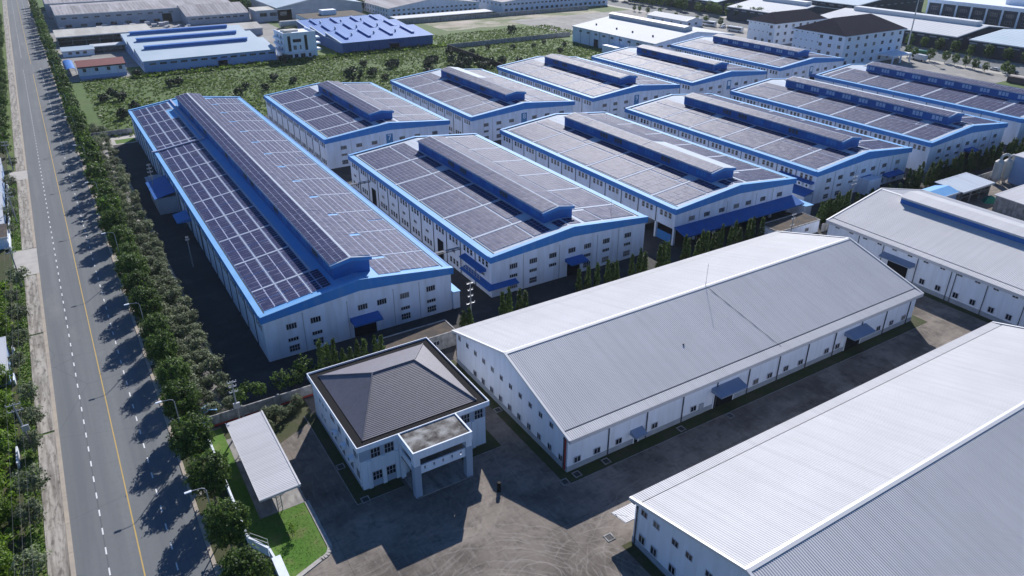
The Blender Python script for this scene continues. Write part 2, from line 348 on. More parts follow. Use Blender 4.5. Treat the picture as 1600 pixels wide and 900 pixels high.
# thin joint cracks across the lanes and a tar seam along the left lane line
vor = N.new('ShaderNodeTexVoronoi'); vor.feature = 'DISTANCE_TO_EDGE'; vor.inputs['Scale'].default_value = 1.0
mp = N.new('ShaderNodeMapping'); mp.inputs['Scale'].default_value = (0.045, 0.06, 0.05)
g = N.new('ShaderNodeNewGeometry'); L.new(g.outputs['Position'], mp.inputs['Vector']); L.new(mp.outputs[0], vor.inputs['Vector'])
mr = N.new('ShaderNodeMapRange'); mr.inputs['From Min'].default_value = 0.0; mr.inputs['From Max'].default_value = 0.006; mr.inputs['To Min'].default_value = 0.35; mr.inputs['To Max'].default_value = 0.0
L.new(vor.outputs['Distance'], mr.inputs['Value'])
sx = N.new('ShaderNodeSeparateXYZ'); L.new(g.outputs['Position'], sx.inputs[0])
ad = N.new('ShaderNodeMath'); ad.operation = 'ADD'; ad.inputs[1].default_value = 8.42; L.new(sx.outputs[0], ad.inputs[0])
ab = N.new('ShaderNodeMath'); ab.operation = 'ABSOLUTE'; L.new(ad.outputs[0], ab.inputs[0])
m2 = N.new('ShaderNodeMapRange'); m2.inputs['From Min'].default_value = 0.03; m2.inputs['From Max'].default_value = 0.10; m2.inputs['To Min'].default_value = 0.5; m2.inputs['To Max'].default_value = 0.0
L.new(ab.outputs[0], m2.inputs['Value'])
mxm = N.new('ShaderNodeMath'); mxm.operation = 'MAXIMUM'; L.new(mr.outputs[0], mxm.inputs[0]); L.new(m2.outputs[0], mxm.inputs[1])
mx = N.new('ShaderNodeMix'); mx.data_type = 'RGBA'; mx.inputs['B'].default_value = (0.075, 0.077, 0.085, 1)
L.new(cur, mx.inputs['A']); L.new(mxm.outputs[0], mx.inputs['Factor']); L.new(mx.outputs['Result'], bs.inputs['Base Color'])
GM['asphalt'] = m

# dusty yard with tyre swirls: pale rings of dust round a few turning centres
m, nt, cur, bs = ground_mat('dusty yard concrete', [(0.195, 0.168, 0.146), ((0.094, 0.081, 0.071), (0.06, 0.06, 0.06), 0.42, 0.60, 0.9), ((0.29, 0.252, 0.218), (0.09, 0.09, 0.09), 0.48, 0.64, 0.85), ((0.05, 0.046, 0.043), (0.45, 0.45, 0.45), 0.52, 0.70, 0.6), ((0.28, 0.255, 0.23), (2.2, 0.45, 1), 0.52, 0.70, 0.5), ((0.055, 0.05, 0.046), (0.4, 1.9, 1), 0.54, 0.70, 0.45)])
N, L = nt.nodes, nt.links
g = N.new('ShaderNodeNewGeometry')
wob = N.new('ShaderNodeTexNoise'); wob.inputs['Scale'].default_value = 0.16; wob.inputs['Detail'].default_value = 3
L.new(g.outputs['Position'], wob.inputs['Vector'])
def mth(op, a, b=None, clamp=False):
    n = N.new('ShaderNodeMath'); n.operation = op; n.use_clamp = clamp
    for i, q in enumerate((a, b)):
        if q is None: continue
        if isinstance(q, (int, float)): n.inputs[i].default_value = q
        else: L.new(q, n.inputs[i])
    return n.outputs[0]
def ring(cx, cy, r0, r1, freq, amt):
    global cur
    vd = N.new('ShaderNodeVectorMath'); vd.operation = 'DISTANCE'; vd.inputs[1].default_value = (cx, cy, 0)
    L.new(g.outputs['Position'], vd.inputs[0])
    d = mth('ADD', vd.outputs['Value'], mth('MULTIPLY', wob.outputs['Fac'], 3.0))
    s = mth('SUBTRACT', mth('SINE', mth('MULTIPLY', d, freq)), 0.35, False)
    s = mth('MULTIPLY', s, 1.8, True)
    s2 = mth('MULTIPLY', mth('ADD', mth('SINE', mth('MULTIPLY', d, freq * 0.37)), 0.3), 1.5, True)
    inn = mth('MULTIPLY', mth('SUBTRACT', d, r0), 0.9, True); outr = mth('MULTIPLY', mth('SUBTRACT', r1, d), 0.5, True)
    n2 = N.new('ShaderNodeTexNoise'); n2.inputs['Scale'].default_value = 0.22; n2.inputs['Detail'].default_value = 6
    mp = N.new('ShaderNodeMapping'); mp.inputs['Location'].default_value = (cx, cy, 3); L.new(g.outputs['Position'], mp.inputs['Vector']); L.new(mp.outputs[0], n2.inputs['Vector'])
    msk = mth('MULTIPLY', mth('SUBTRACT', n2.outputs['Fac'], 0.36), 4.5, True)
    f = mth('MULTIPLY', mth('MULTIPLY', mth('MULTIPLY', s, s2), mth('MULTIPLY', inn, outr)), mth('MULTIPLY', msk, amt))
    mx = N.new('ShaderNodeMix'); mx.data_type = 'RGBA'; mx.inputs['B'].default_value = (0.33, 0.30, 0.27, 1)
    L.new(cur, mx.inputs['A']); L.new(f, mx.inputs['Factor']); cur = mx.outputs['Result']
ring(33, 51.5, 6.5, 15.5, 9.5, 0.42)
ring(37.5, 54.0, 1.5, 7.5, 9.0, 0.48)
ring(46, 48.5, 5.0, 14.0, 8.4, 0.34)
ring(24.0, 40.0, 20.0, 32.0, 8.0, 0.3)
ring(62.0, 40.0, 14.0, 26.0, 9.0, 0.28)
ring(20.0, 84.0, 14.0, 30.0, 7.0, 0.18)
sep = N.new('ShaderNodeSeparateXYZ'); L.new(g.outputs['Position'], sep.inputs[0])
jx = mth('GREATER_THAN', mth('ABSOLUTE', mth('SUBTRACT', mth('FRACT', mth('MULTIPLY', sep.outputs[0], 1 / 9.0)), 0.5)), 0.4945)
jy = mth('GREATER_THAN', mth('ABSOLUTE', mth('SUBTRACT', mth('FRACT', mth('MULTIPLY', sep.outputs[1], 1 / 12.0)), 0.5)), 0.496)
jn = N.new('ShaderNodeTexNoise'); jn.inputs['Scale'].default_value = 0.12; L.new(g.outputs['Position'], jn.inputs['Vector'])
jf = mth('MULTIPLY', mth('MAXIMUM', jx, jy), mth('MULTIPLY', mth('SUBTRACT', jn.outputs['Fac'], 0.42), 4.0, True))
mx = N.new('ShaderNodeMix'); mx.data_type = 'RGBA'; mx.inputs['B'].default_value = (0.05, 0.047, 0.044, 1)
L.new(cur, mx.inputs['A']); L.new(mth('MULTIPLY', jf, 0.6), mx.inputs['Factor']); cur = mx.outputs['Result']
L.new(cur, bs.inputs['Base Color'])
GM['dusty'] = m

def sheet(name, rects, z, m):
    mb = MB()
    for (x0, y0, x1, y1) in rects: mb.quad((x0, y0, z), (x1, y0, z), (x1, y1, z), (x0, y1, z))
    return struct(name, mb, m)
def sheet_poly(name, pts, z, m):
    mb = MB(); mb.poly([(x, y, z) for x, y in pts]); return struct(name, mb, m)

# ------------------------------------------------------------------ ground, road, pavements
sheet('ground', [(-2500, -800, 2500, 3500)], 0.0, GM['ground'])
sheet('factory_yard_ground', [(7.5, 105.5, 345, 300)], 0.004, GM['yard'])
sheet('dusty_yard_ground', [(7.95, -20, 260, 107.0)], 0.008, GM['dusty'])
sheet('works_yard_ground', [(7, 432, 140, 700), (98, 408, 114, 432)], 0.004, GM['far_yard'])
sheet('works_side_ground', [(9, 408, 36, 432)], 0.006, GM['far_yard'])
sheet('bare_earth', [(230, 452, 372, 489)], 0.004, GM['bare'])
sheet('far_works_ground', [(288, 330, 404, 470), (345, 180, 404, 330)], 0.008, GM['far_yard'])
sheet('far_road', [(404.3, -100, 427, 900)], 0.006, GM['asphalt'])
sheet('far_pavement', [(427.3, -100, 436, 900), (398.5, -100, 404, 900)], 0.010, GM['drive'])
sheet('road', [(-12.06, -60, 3.0, 1500)], 0.006, GM['asphalt'])
mb = MB()
for y0 in range(-6, 1500, 4):
    if not (453 < y0 + 1 < 490):
        mb.quad((-8.50, y0 + 1.35, 0.012), (-8.32, y0 + 1.35, 0.012), (-8.32, y0 + 2.75, 0.012), (-8.50, y0 + 2.75, 0.012))
        mb.quad((-1.02, y0 + 1.7, 0.012), (-0.84, y0 + 1.7, 0.012), (-0.84, y0 + 3.1, 0.012), (-1.02, y0 + 3.1, 0.012))
struct('road_lane_markings', mb, M['white_line'])
sheet('road_centre_marking', [(-4.74, -60, -4.58, 440), (-4.74, 468, -4.58, 1500)], 0.012, M['yellow_line'])
# left kerb, footpath with drain gaps and vehicle crossovers
CROSS = [(186.5, 203.0), (262.5, 272.5)]
def cuts(a, b, gaps):
    out = []; c = a
    for g0, g1 in gaps:
        if g0 > c: out.append((c, g0))
        c = max(c, g1)
    if c < b: out.append((c, b))
    return out
mb = MB()
for a, b in cuts(-60, 1500, CROSS):
    y = a
    while y < b:
        e = min(b, y + 6.0); mb.box(-12.62, y + 0.02, 0, -12.06, e - 0.02, 0.13); y = e
struct('left_kerb', mb, M['kerb'])
mb = MB()
for a, b in cuts(-60, 1500, CROSS):
    y = a
    while y < b:
        e = min(b, y + 12.0); mb.box(-15.1, y + 0.03, 0, -12.64, e - (0.55 if int(y) % 36 == 0 else 0.0), 0.11); y = e
struct('left_footpath', mb, GM['path'])
sheet('left_crossover', [(-17.0, a, -12.06, b) for a, b in CROSS], 0.05, GM['drive'])
sheet('left_verge', [(-17.3, -60, -15.1, 186.5), (-17.3, 203, -15.1, 262.5), (-17.3, 272.5, -15.1, 1500)], 0.012, GM['verge'])
sheet('left_lawn_ground', [(-60, -60, -17.3, 1500)], 0.008, GM['dull_lawn'])
# right kerb, footpath and verge
mb = MB()
y = -60
while y < 1500:
    mb.box(3.0, y + 0.02, 0, 3.5, y + 5.98, 0.13); y += 6
struct('right_kerb', mb, M['kerb'])
mb = MB(); y = 60
while y < 1500:
    mb.box(3.52, y + 2.2, 0, 5.1, y + 7.8, 0.10); y += 10
struct('right_footpath', mb, GM['path'])
sheet('right_verge', [(3.5, -60, 7.8, 1500)], 0.014, GM['dull_lawn'])
sheet_poly('corner_lawn', [(4.2, 55), (7.75, 55), (7.75, 78), (4.2, 78)], 0.020, GM['lawn'])
# entrance lawn with its rounded pale kerb
pts = [(10.1, 70.2), (15.0, 72.0)]
for i in range(7):
    t = -math.pi / 2 + i * math.pi / 12
    pts.append((15.2 + 1.4 * math.cos(t), 73.5 + 1.4 * math.sin(t)))
pts += [(16.6, 83.0), (8.1, 83.0), (8.1, 79.3), (9.9, 75.7)]
sheet_poly('entrance_lawn', pts, 0.030, GM['lawn'])
mb = MB()
edge = pts[:10]
for (ax, ay), (bx, by) in zip(edge, edge[1:]):
    d = Vector((bx - ax, by - ay, 0)).normalized(); nrm = Vector((d.y, -d.x, 0)) * 0.62
    mb.slab([(ax, ay, 0.12), (bx, by, 0.12), (bx + nrm.x, by + nrm.y, 0.12), (ax + nrm.x, ay + nrm.y, 0.12)][::-1], 0.12)
struct('entrance_lawn_kerb', mb, M['kerb_pale'])
sheet('service_path', [(10.5, 287.5, 22.4, 299.6)], 0.012, GM['drive'])
sheet('service_lawn', [(15.5, 288.5, 22.0, 294.0)], 0.018, GM['lawn'])
sheet('yard_path', [(10.6, 112.0, 14.2, 287.4)], 0.012, M['concrete'])
sheet('canopy_ground', [(10.4, 83.05, 17.0, 103.0)], 0.024, M['concrete'])
sheet('canopy_side_lawn', [(8.1, 83.05, 10.36, 106.5)], 0.022, GM['lawn'])
sheet('rear_lawn', [(10.4, 103.05, 24.3, 107.0), (17.05, 97.5, 23.8, 103.0)], 0.018, GM['dull_lawn'])
sheet_poly('bare_yard_corner', [(17.0, 88), (23.6, 92), (24.2, 101), (17.05, 97.4)], 0.022, GM['dusty'])
# planting strips around the grey white warehouses and the office
sheet('warehouse_verge', [(50.3, 66.2, 137.5, 68.4), (50.3, 68.4, 51.9, 104.5), (137.6, 66.3, 140.2, 72.0), (150.2, 20, 151.9, 100.0), (49.9, 20, 51.4, 53.0)], 0.026, GM['dull_lawn'])
sheet('office_verge', [(22.9, 78.6, 24.9, 102.5), (24.9, 78.6, 30.2, 80.6), (40.0, 78.8, 46.8, 80.6), (45.2, 80.6, 46.8, 102.5)], 0.026, GM['dull_lawn'])
sheet('verge_edge_kerb', [(50.15, 66.05, 137.5, 66.2), (22.75, 78.45, 30.2, 78.6), (22.75, 78.6, 22.9, 102.5), (40.0, 78.65, 46.95, 78.8)], 0.05, M['concrete'])

# ------------------------------------------------------------------ blue and white factories with solar roofs
def solar_array(parent, xa, xb, ya, yb, nx, ny, zf, gapmid=False):
    """xa..xb across the slope, ya..yb along the building; one framed panel per cell"""
    mb = MB(); za, zb = zf(xa) + 0.11, zf(xb) + 0.11
    mb.slab([(xa, ya, za), (xb, ya, zb), (xb, yb, zb), (xa, yb, za)], 0.09, 0)
    g = 0.055
    for i in range(nx):
        u0, u1 = i / nx, (i + 1) / nx
        if gapmid:
            u0 = u0 * 0.975 + (0.025 if i >= nx / 2 else 0); u1 = u1 * 0.975 + (0.025 if i >= nx / 2 else 0)
        x0, x1 = xa + (xb - xa) * u0 + g, xa + (xb - xa) * u1 - g
        for j in range(ny):
            y0, y1 = ya + (yb - ya) * j / ny + g, ya + (yb - ya) * (j + 1) / ny - g
            e1, e2 = RNG.uniform(-.016, .016), RNG.uniform(-.016, .016); mb.quad((x0, y0, zf(x0) + 0.135 + e1 + e2), (x1, y0, zf(x1) + 0.135 - e1 + e2), (x1, y1, zf(x1) + 0.135 - e1 - e2), (x0, y1, zf(x0) + 0.135 + e1 - e2), 1)
    return part('solar_array', mb, [M['panel_frame'], M['panel']], parent)

def awning(parent, x, y, z, w, d, face, mat_key='blue_deep', drop=0.5, name='awning', legs=0):
    mb = MB()
    mb.slab([(-w / 2, -d, z - drop), (w / 2, -d, z - drop), (w / 2, 0.0, z), (-w / 2, 0.0, z)], 0.10)
    mb.box(-w / 2, -d, z - drop - 0.32, w / 2, -d + 0.08, z - drop - 0.02)
    mb.poly([(-w / 2, 0, z - 0.1), (-w / 2, -d, z - drop - 0.1), (-w / 2, -d, z - drop - 0.3), (-w / 2, 0, z - drop - 0.3)])
    mb.poly([(w / 2, 0, z - 0.1), (w / 2, -d, z - drop - 0.1), (w / 2, -d, z - drop - 0.3), (w / 2, 0, z - drop - 0.3)])
    for i in range(legs):
        xx = -w / 2 + 0.1 + (w - 0.2) * i / max(1, legs - 1)
        mb.box(xx - 0.08, -d + 0.1, 0, xx + 0.08, -d + 0.26, z - drop - 0.1)
    return part(name, mb, M[mat_key], parent, (x, y, 0), FACE[face])

def doorway(parent, x, y, w, h, face, name='doorway', fr='white_wall'):
    mb = MB(); t = 0.18
    mb.box(-w / 2 - t, -0.08, 0, -w / 2, 0.03, h + t, 0); mb.box(w / 2, -0.08, 0, w / 2 + t, 0.03, h + t, 0); mb.box(-w / 2, -0.08, h, w / 2, 0.03, h + t, 0)
    mb.quad((-w / 2, -0.025, 0), (w / 2, -0.025, 0), (w / 2, -0.025, h), (-w / 2, -0.025, h), 1)
    return part(name, mb, [M[fr], M['void']], parent, (x, y, 0), FACE[face])

_pipes = {}
def downpipe(parent, x, y, h, face, z0=0.0, mk='dark_steel', r=0.07):
    key = (round(h, 2), mk, r)
    if key not in _pipes:
        mb = MB(); mb.box(-r, -2 * r, 0, r, 0.0, h); mb.box(-r * 1.5, -2.6 * r, h - 0.3, r * 1.5, 0.0, h)
        _pipes[key] = mb.mesh('downpipe', [M[mk]])
    return link('downpipe', _pipes[key], parent, (x, y, z0), FACE[face])

BAY = 6.83
def factory(name, label, x0, y0, W, L, *, eave=9.5, ridge=11.75, mon_f=6.0, mon_b=None, mon_x=None, mon_hw=3.9, mon_z=14.0, mon_apex=14.7,
            side_rows=(1, 0, 0), front_low=True, light_mon=False, door=None, sign=None, left_layout='pair', front_awning=False, side_doors=(), skip_side=0):
    t = thing(name, label, 'factory', (x0, y0, 0), 0, 'blue and white solar roofed factories')
    xr = W / 2 if mon_x is None else mon_x
    sl, sr = (ridge - eave) / xr, (ridge - eave) / (W - xr)
    zf = lambda x: eave + sl * x if x <= xr else ridge - sr * (x - xr)
    # walls
    open_front = 4.3 if front_awning else 0.0
    mb = MB()
    mb.quad((0, 0, 0), (0, L, 0), (0, L, eave), (0, 0, eave)) if not skip_side else (
        mb.quad((0, skip_side, 0), (0, L, 0), (0, L, eave), (0, skip_side, eave)), mb.quad((0, 0, open_front), (0, skip_side, open_front), (0, skip_side, eave), (0, 0, eave)))
    mb.quad((W, 0, 0), (W, L, 0), (W, L, eave), (W, 0, eave))
    mb.poly([(0, 0, open_front), (W, 0, open_front), (W, 0, eave), (xr, 0, ridge), (0, 0, eave)])
    mb.poly([(0, L, 0), (W, L, 0), (W, L, eave), (xr, L, ridge), (0, L, eave)])
    for k in range(1, int(L / BAY) + 1):          # shallow pilasters between the bays
        mb.box(-0.06, k * BAY - 0.16, open_front if k * BAY < skip_side else 0, 0.0, k * BAY + 0.16, eave - 1.0)
    if open_front:                                # open loading bay behind columns
        for i in range(7): mb.box(i * (W - 0.6) / 6, 0.03, 0, i * (W - 0.6) / 6 + 0.6, 0.6, 4.3)
        for k in (1, 2): mb.box(0.03, k * BAY - 0.3, 0, 0.6, k * BAY + 0.3, 4.3)
        mb.quad((0.05, 14, 0), (W - .05, 14, 0), (W - .05, 14, 4.3), (0.05, 14, 4.3)); mb.quad((0.05, 0.7, 4.31), (W - .05, 0.7, 4.31), (W - .05, 14, 4.31), (0.05, 14, 4.31))
    part('wall', mb, M['white_wall'], t)
    # fascia: vertical band on the eaves, peaked band on both gables
    mb = MB()
    mb.box(-0.45, -0.4, eave - 1.15, -0.10, L + 0.4, eave + 0.12); mb.box(W + 0.10, -0.4, eave - 1.15, W + 0.45, L + 0.4, eave + 0.12)
    for ya, yb in ((-0.42, -0.06), (L + 0.06, L + 0.42)):
        mb.prism_y([(-0.46, eave - 1.17), (xr, ridge - 2.1), (W + 0.46, eave - 1.17), (W + 0.46, eave + 0.14), (xr, ridge + 0.22), (-0.46, eave + 0.14)], ya, yb)
    part('fascia', mb, M['blue_band'], t)
    # roof sheets
    mb = MB(); z0l = zf(0)
    mb.slab([(-0.09, -0.05, eave), (xr, -0.05, ridge), (xr, L + 0.05, ridge), (-0.09, L + 0.05, eave)], 0.12)
    mb.slab([(xr, -0.05, ridge - 0.002), (W + 0.09, -0.05, eave), (W + 0.09, L + 0.05, eave), (xr, L + 0.05, ridge - 0.002)], 0.12)
    roof = part('roof', mb, M['blue_roof'] if left_layout == 'long' else M['pale_roof'], t)
    # pale eave sheets and verge caps, with a dark gutter line between
    for x in (-0.47, W - 1.05):
        mb = MB(); mb.slab([(x, -0.3, eave + 0.16), (x + (1.05 if left_layout == 'long' else 1.5), -0.3, eave + 0.16 + (0.06 if x < 1 else -0.0)), (x + (1.05 if left_layout == 'long' else 1.5), L + 0.3, eave + 0.16), (x, L + 0.3, eave + 0.16)], 0.05)
        part('eave_sheet', mb, M['eave_blue'], t)
    mb = MB(); mb.box(0.62, 0.0, eave + 0.10, 0.8, L, eave + 0.24) if left_layout == 'long' else mb.box(1.12, 0.0, eave + 0.10, 1.34, L, eave + 0.24); mb.box(W - 1.34, 0.0, eave + 0.10, W - 1.12, L, eave + 0.24)
    part('gutter', mb, M['gutter_dark'], t)
    for ya, yb in ((-0.46, 0.55), (L - 0.55, L + 0.46)):
        mb = MB(); mb.slab([(-0.4, ya, eave + 0.27), (xr, ya, ridge + 0.29), (xr, yb, ridge + 0.29), (-0.4, yb, eave + 0.27)], 0.06)
        mb.slab([(xr, ya, ridge + 0.29), (W + 0.4, ya, eave + 0.27), (W + 0.4, yb, eave + 0.27), (xr, yb, ridge + 0.29)], 0.06)
        part('verge_cap', mb, M['eave_blue'], t)
    # roof monitor
    mon_b = L - 10.8 if mon_b is None else mon_b
    xa, xb = xr - mon_hw, xr + mon_hw
    ma, mz = mon_apex, mon_z
    mb = MB()
    mb.prism_y([(xa, zf(xa) + 0.02), (xr, ridge - 0.5), (xb, zf(xb) + 0.02), (xb, mz), (xr, ma), (xa, mz)], mon_f, mon_b)
    mon = part('roof_monitor', mb, M['blue_deep'] if not light_mon else M['blue_deep'], t)
    mb = MB()
    mb.slab([(xa - 0.55, mon_f - 0.35, mz - 0.02), (xr, mon_f - 0.35, ma + 0.1), (xr, mon_b + 0.35, ma + 0.1), (xa - 0.55, mon_b + 0.35, mz - 0.02)], 0.09)
    mb.slab([(xr, mon_f - 0.35, ma + 0.098), (xb + 0.55, mon_f - 0.35, mz - 0.02), (xb + 0.55, mon_b + 0.35, mz - 0.02), (xr, mon_b + 0.35, ma + 0.098)], 0.09)
    part('monitor_roof', mb, M['pale_roof'] if left_layout != 'long' else M['pale_roof'], mon)
    mb = MB()
    mb.prism_y([(xa - 0.5, mz - 0.75), (xr, ma - 0.75), (xb + 0.5, mz - 0.75), (xb + 0.5, mz), (xr, ma + 0.08), (xa - 0.5, mz)], mon_f - 0.3, mon_f - 0.06)
    part('monitor_fascia', mb, M['blue_band'], mon)
    k = mon_f + 2.0; bh = mz - zf(xa)
    while k + 3.6 < mon_b:
        mb = MB()
        for q in range(3):
            mb.box(xa - 0.05, k + q * 1.25, zf(xa) + bh * 0.30, xa + 0.03, k + q * 1.25 + 0.95, zf(xa) + bh * 0.80)
        part('monitor_louvre', mb, M['pale_glass'] if light_mon else M['blue_band'] if int(k) % 3 else M['dark_steel'], mon)
        k += BAY
    mzf = lambda x: mz + (ma - mz) * (x - xa + 0.5) / (xr - xa + 0.5) + 0.04 if x <= xr else mz + (ma - mz) * (xb + 0.5 - x) / (xb + 0.5 - xr) + 0.04
    # panels on the monitor, its left and right slopes
    rng = random.Random(int(x0 * 7 + y0))
    cells = []
    y = mon_f + 0.1
    while y < mon_b - 8:
        e = min(y + 2 * BAY * 2, mon_b - 0.1)
        solar_array(mon, xa - 0.4, xr - 0.25, y, e - 0.15, 3, int((e - y) / 1.05), mzf)
        if left_layout == 'long' or rng.random() < 0.8:
            solar_array(mon, xr + 0.25, xb + 0.4, y, e - 0.15, 3, int((e - y) / 1.05), mzf)
        y = e
    # panels on the main slopes
    stops = [1.5] + [10.3 + 2 * BAY * i for i in range(int((L - 10.3) / (2 * BAY)) + 1)] + [L - 1.6]
    if stops[-1] - stops[-2] < 3: stops.pop(-2)
    hw_ = 0.2 if left_layout == 'long' else 0.36
    for q in stops[1:-1]:
        for u0, u1 in ((0.95, xa - (2.2 if left_layout == 'long' else 0.3)), (xb + 0.5, W - 1.4)):
            mb = MB(); mb.slab([(u0, q - hw_, zf(u0) + 0.13), (u1, q - hw_, zf(u1) + 0.13), (u1, q + hw_, zf(u1) + 0.13), (u0, q + hw_, zf(u0) + 0.13)], 0.1)
            part('roof_walkway', mb, M['walkway'], t)
    if left_layout == 'long':
        for c_, w_ in ((5.375, .11), (10.02, .11), (12.55, .2), (xb + 5.55, .07), (xb + 10.35, .07)):
            mb = MB(); mb.slab([(c_ - w_, 1.6, zf(c_ - w_) + 0.10), (c_ + w_, 1.6, zf(c_ + w_) + 0.10), (c_ + w_, L - 1.6, zf(c_ + w_) + 0.10), (c_ - w_, L - 1.6, zf(c_ - w_) + 0.10)], 0.08)
            part('roof_walkway', mb, M['walkway'], t)
    for n, (a, b) in enumerate(zip(stops, stops[1:])):
        a2, b2 = (a + 0.40, b - 0.40) if left_layout == 'long' else (a + 0.55, b - 0.62)
        ny = max(2, int(round((b2 - a2) / 1.7)))
        if left_layout == 'long':
            ny = max(2, int(round((b2 - a2) / 1.05)))
            h2 = (a2 + b2) / 2
            for ya, yb in ((a2, h2 - 0.14), (h2 + 0.14, b2)):
                nn = max(2, int(round((yb - ya) / 1.0)))
                solar_array(t, 0.95, 5.15, ya, yb, 2, nn, zf, True)
                solar_array(t, 5.6, 9.8, ya, yb, 2, nn, zf, True)
                if n == 0: solar_array(t, 10.25, 13.9, ya, yb, 2, nn, zf, True)
                elif not (n == len(stops) - 3): solar_array(t, 10.25, 12.25, ya, yb, 1, nn, zf)
            w = W - xb
            solar_array(t, xb + 0.9, xb + 5.4, a2 - 0.7, b2 - 1.2, 4, ny, zf, True)
            solar_array(t, xb + 5.7, xb + 10.2, a2, b2, 4, ny, zf, True)
            if n % 4 != 2: solar_array(t, xb + 10.5, W - 1.6, a2, b2, 4, ny, zf, True)
            else:
                h = (a2 + b2) / 2
                solar_array(t, xb + 10.5, W - 1.6, a2, h - 0.3, 4, max(2, ny // 2), zf, True); solar_array(t, xb + 10.5, W - 1.6, h + 0.3, b2, 4, max(2, ny // 2), zf, True)
        else:
            solar_array(t, 1.75, 11.6, a2, b2, 9, ny, zf)
            if n % 3 == 1:
                solar_array(t, 12.1, 14.0, a2, a2 + 2.2, 2, 2, zf); solar_array(t, 12.1, xa - 0.7, a2 + 2.7, b2, 4, max(2, int((b2 - a2 - 2.7) / 1.2)), zf)
            else:
                solar_array(t, 12.1, xa - 0.7, a2, b2, 4, max(2, int((b2 - a2) / 1.2)), zf)
            solar_array(t, W - 11.2, W - 1.9, a2, b2, 8, ny, zf)
            solar_array(t, xb + 0.8, W - 11.7, a2 - (0.4 if n else 0), b2 - 1.0, 4, ny, zf)
    # gable end pieces beside the monitor
    if mon_f > 4 and left_layout != 'long': solar_array(t, xr - 2.6, xr - 0.3, 1.9, mon_f - 0.8, 2, 2, zf); solar_array(t, xr + 0.3, xr + 3.4, 1.9, mon_f - 0.8, 3, 2, zf)
    # side windows in threes
    for k in range(int(L / BAY)):
        c = (k + 0.5) * BAY
        if side_rows[0]:
            for q in (-1, 0, 1): window(t, 0, c + q * 1.55, eave - 2.25, '-X', 1.0, 1.45, 1, 2)
        if side_rows[1] and k not in side_doors and k * BAY >= skip_side - 1: window(t, 0, c + 0.3, 4.3, '-X', 1.6, 0.7, 3, 1)
        if side_rows[2] and k not in side_doors and k * BAY >= skip_side - 1:
            for q in (-1, 0, 1): window(t, 0, c + q * 1.55, 1.75, '-X', 1.0, 1.45, 1, 2)
        if k in side_doors: doorway(t, 0, c, 3.2, 4.6, '-X')
        if k: downpipe(t, -0.06, k * BAY, eave - 1.25 - (4.3 if k * BAY < skip_side else 0), '-X', 4.3 if k * BAY < skip_side else 0)
    # front windows
    fx = [5.5, 10.6, 15.8, 21.0, 25.4, 30.8, 37.2]
    fx = [q * W / 42.4 for q in fx]
    for i, q in enumerate(fx):
        if sign and i == 3: continue
        if i == 2 and not front_awning and left_layout == 'long': continue
        window(t, q, 0, 6.2, '-Y', 2.0, 1.25, 4, 1)
        if front_low and not front_awning and i != 3 and not (door and abs(q - door[0]) < door[1] / 2 + 1.6):
            window(t, q, 0, 3.9 if left_layout != 'long' else 3.4, '-Y', 2.0, 0.8, 4, 1)
            if i != 2: window(t, q, 0, 1.5, '-Y', 2.0, 1.4, 4, 2)
    for q in (8.0, 17.6, 28.2, 34.4): downpipe(t, q * W / 42.4, -0.01, eave - 1.2, '-Y', 0, 'steel', 0.045)
    if door:
        doorway(t, door[0], 0, door[1], 3.4, '-Y'); awning(t, door[0], 0, 4.5, door[1] + 1.2, 2.6, '-Y')
    if sign:
        mb = MB(); mb.box(-1.15, -0.12, -1.9, 1.15, -0.01, 1.9)
        bd = part('number_sign', mb, M['sign_blue'], t, (sign[1], 0, 6.4))
        if sign[0]:
            cu = bpy.data.curves.new('numeral', 'FONT'); cu.body = sign[0]; cu.size = 2.6; cu.align_x = 'CENTER'; cu.align_y = 'CENTER'; cu.extrude = 0.02
            tmp = bpy.data.objects.new('tmp', cu); me = bpy.data.meshes.new_from_object(tmp); bpy.data.objects.remove(tmp)
            me.materials.clear(); me.materials.append(M['sign_pale'])
            nm = link('numeral', me, bd, (0, -0.15, 0.65)); nm.rotation_euler = (rad(90), 0, 0)
        else:
            mb = MB(); mb.box(-0.75, -0.15, -0.4, 0.75, -0.125, 1.5); part('sign_face', mb, M['sign_pale'], bd)
    return t, zf

longf, zlong = factory('solar_factory', 'longest blue and white solar factory, beside the row of street trees', 22.5, 121.8, 38.1, 172.5,
        mon_f=3.4, mon_b=162, mon_x=18.6, mon_hw=3.7, mon_z=14.8, mon_apex=15.5, ridge=12.1, left_layout='long', side_rows=(0, 0, 0), door=(19.0, 4.6))
t = longf
mb = MB(); mb.box(-1.1, 114.6, 9.75, 0.0, 115.2, 10.05)
mb.slab([(0.0, 114.6, zlong(0) + 0.55), (14.2, 114.6, zlong(14.2) + 0.55), (14.2, 115.2, zlong(14.2) + 0.55), (0.0, 115.2, zlong(0) + 0.55)], 0.35)
mb.slab([(13.6, 115.2, zlong(14) + 0.55), (14.2, 115.2, zlong(14) + 0.55), (14.2, 172, zlong(14) + 0.55), (13.6, 172, zlong(14) + 0.55)], 0.3)
part('expansion_parapet', mb, M['panel_frame'], t)
for k in range(12):
    c = (k + 0.5) * BAY
    for q in (-1, 0, 1): window(t, 0, c + q * 1.55, 6.4, '-X', 1.0, 1.3, 1, 2)
mb = MB(); mb.box(-5.0, 88, 0, -0.1, 103, 4.6)
lean = part('lean_to', mb, M['lilac_wall'], t)
mb = MB(); mb.slab([(-5.6, 87.5, 4.7), (-0.08, 87.5, 6.0), (-0.08, 103.5, 6.0), (-5.6, 103.5, 4.7)], 0.12); part('lean_to_roof', mb, M['blue_deep'], lean)
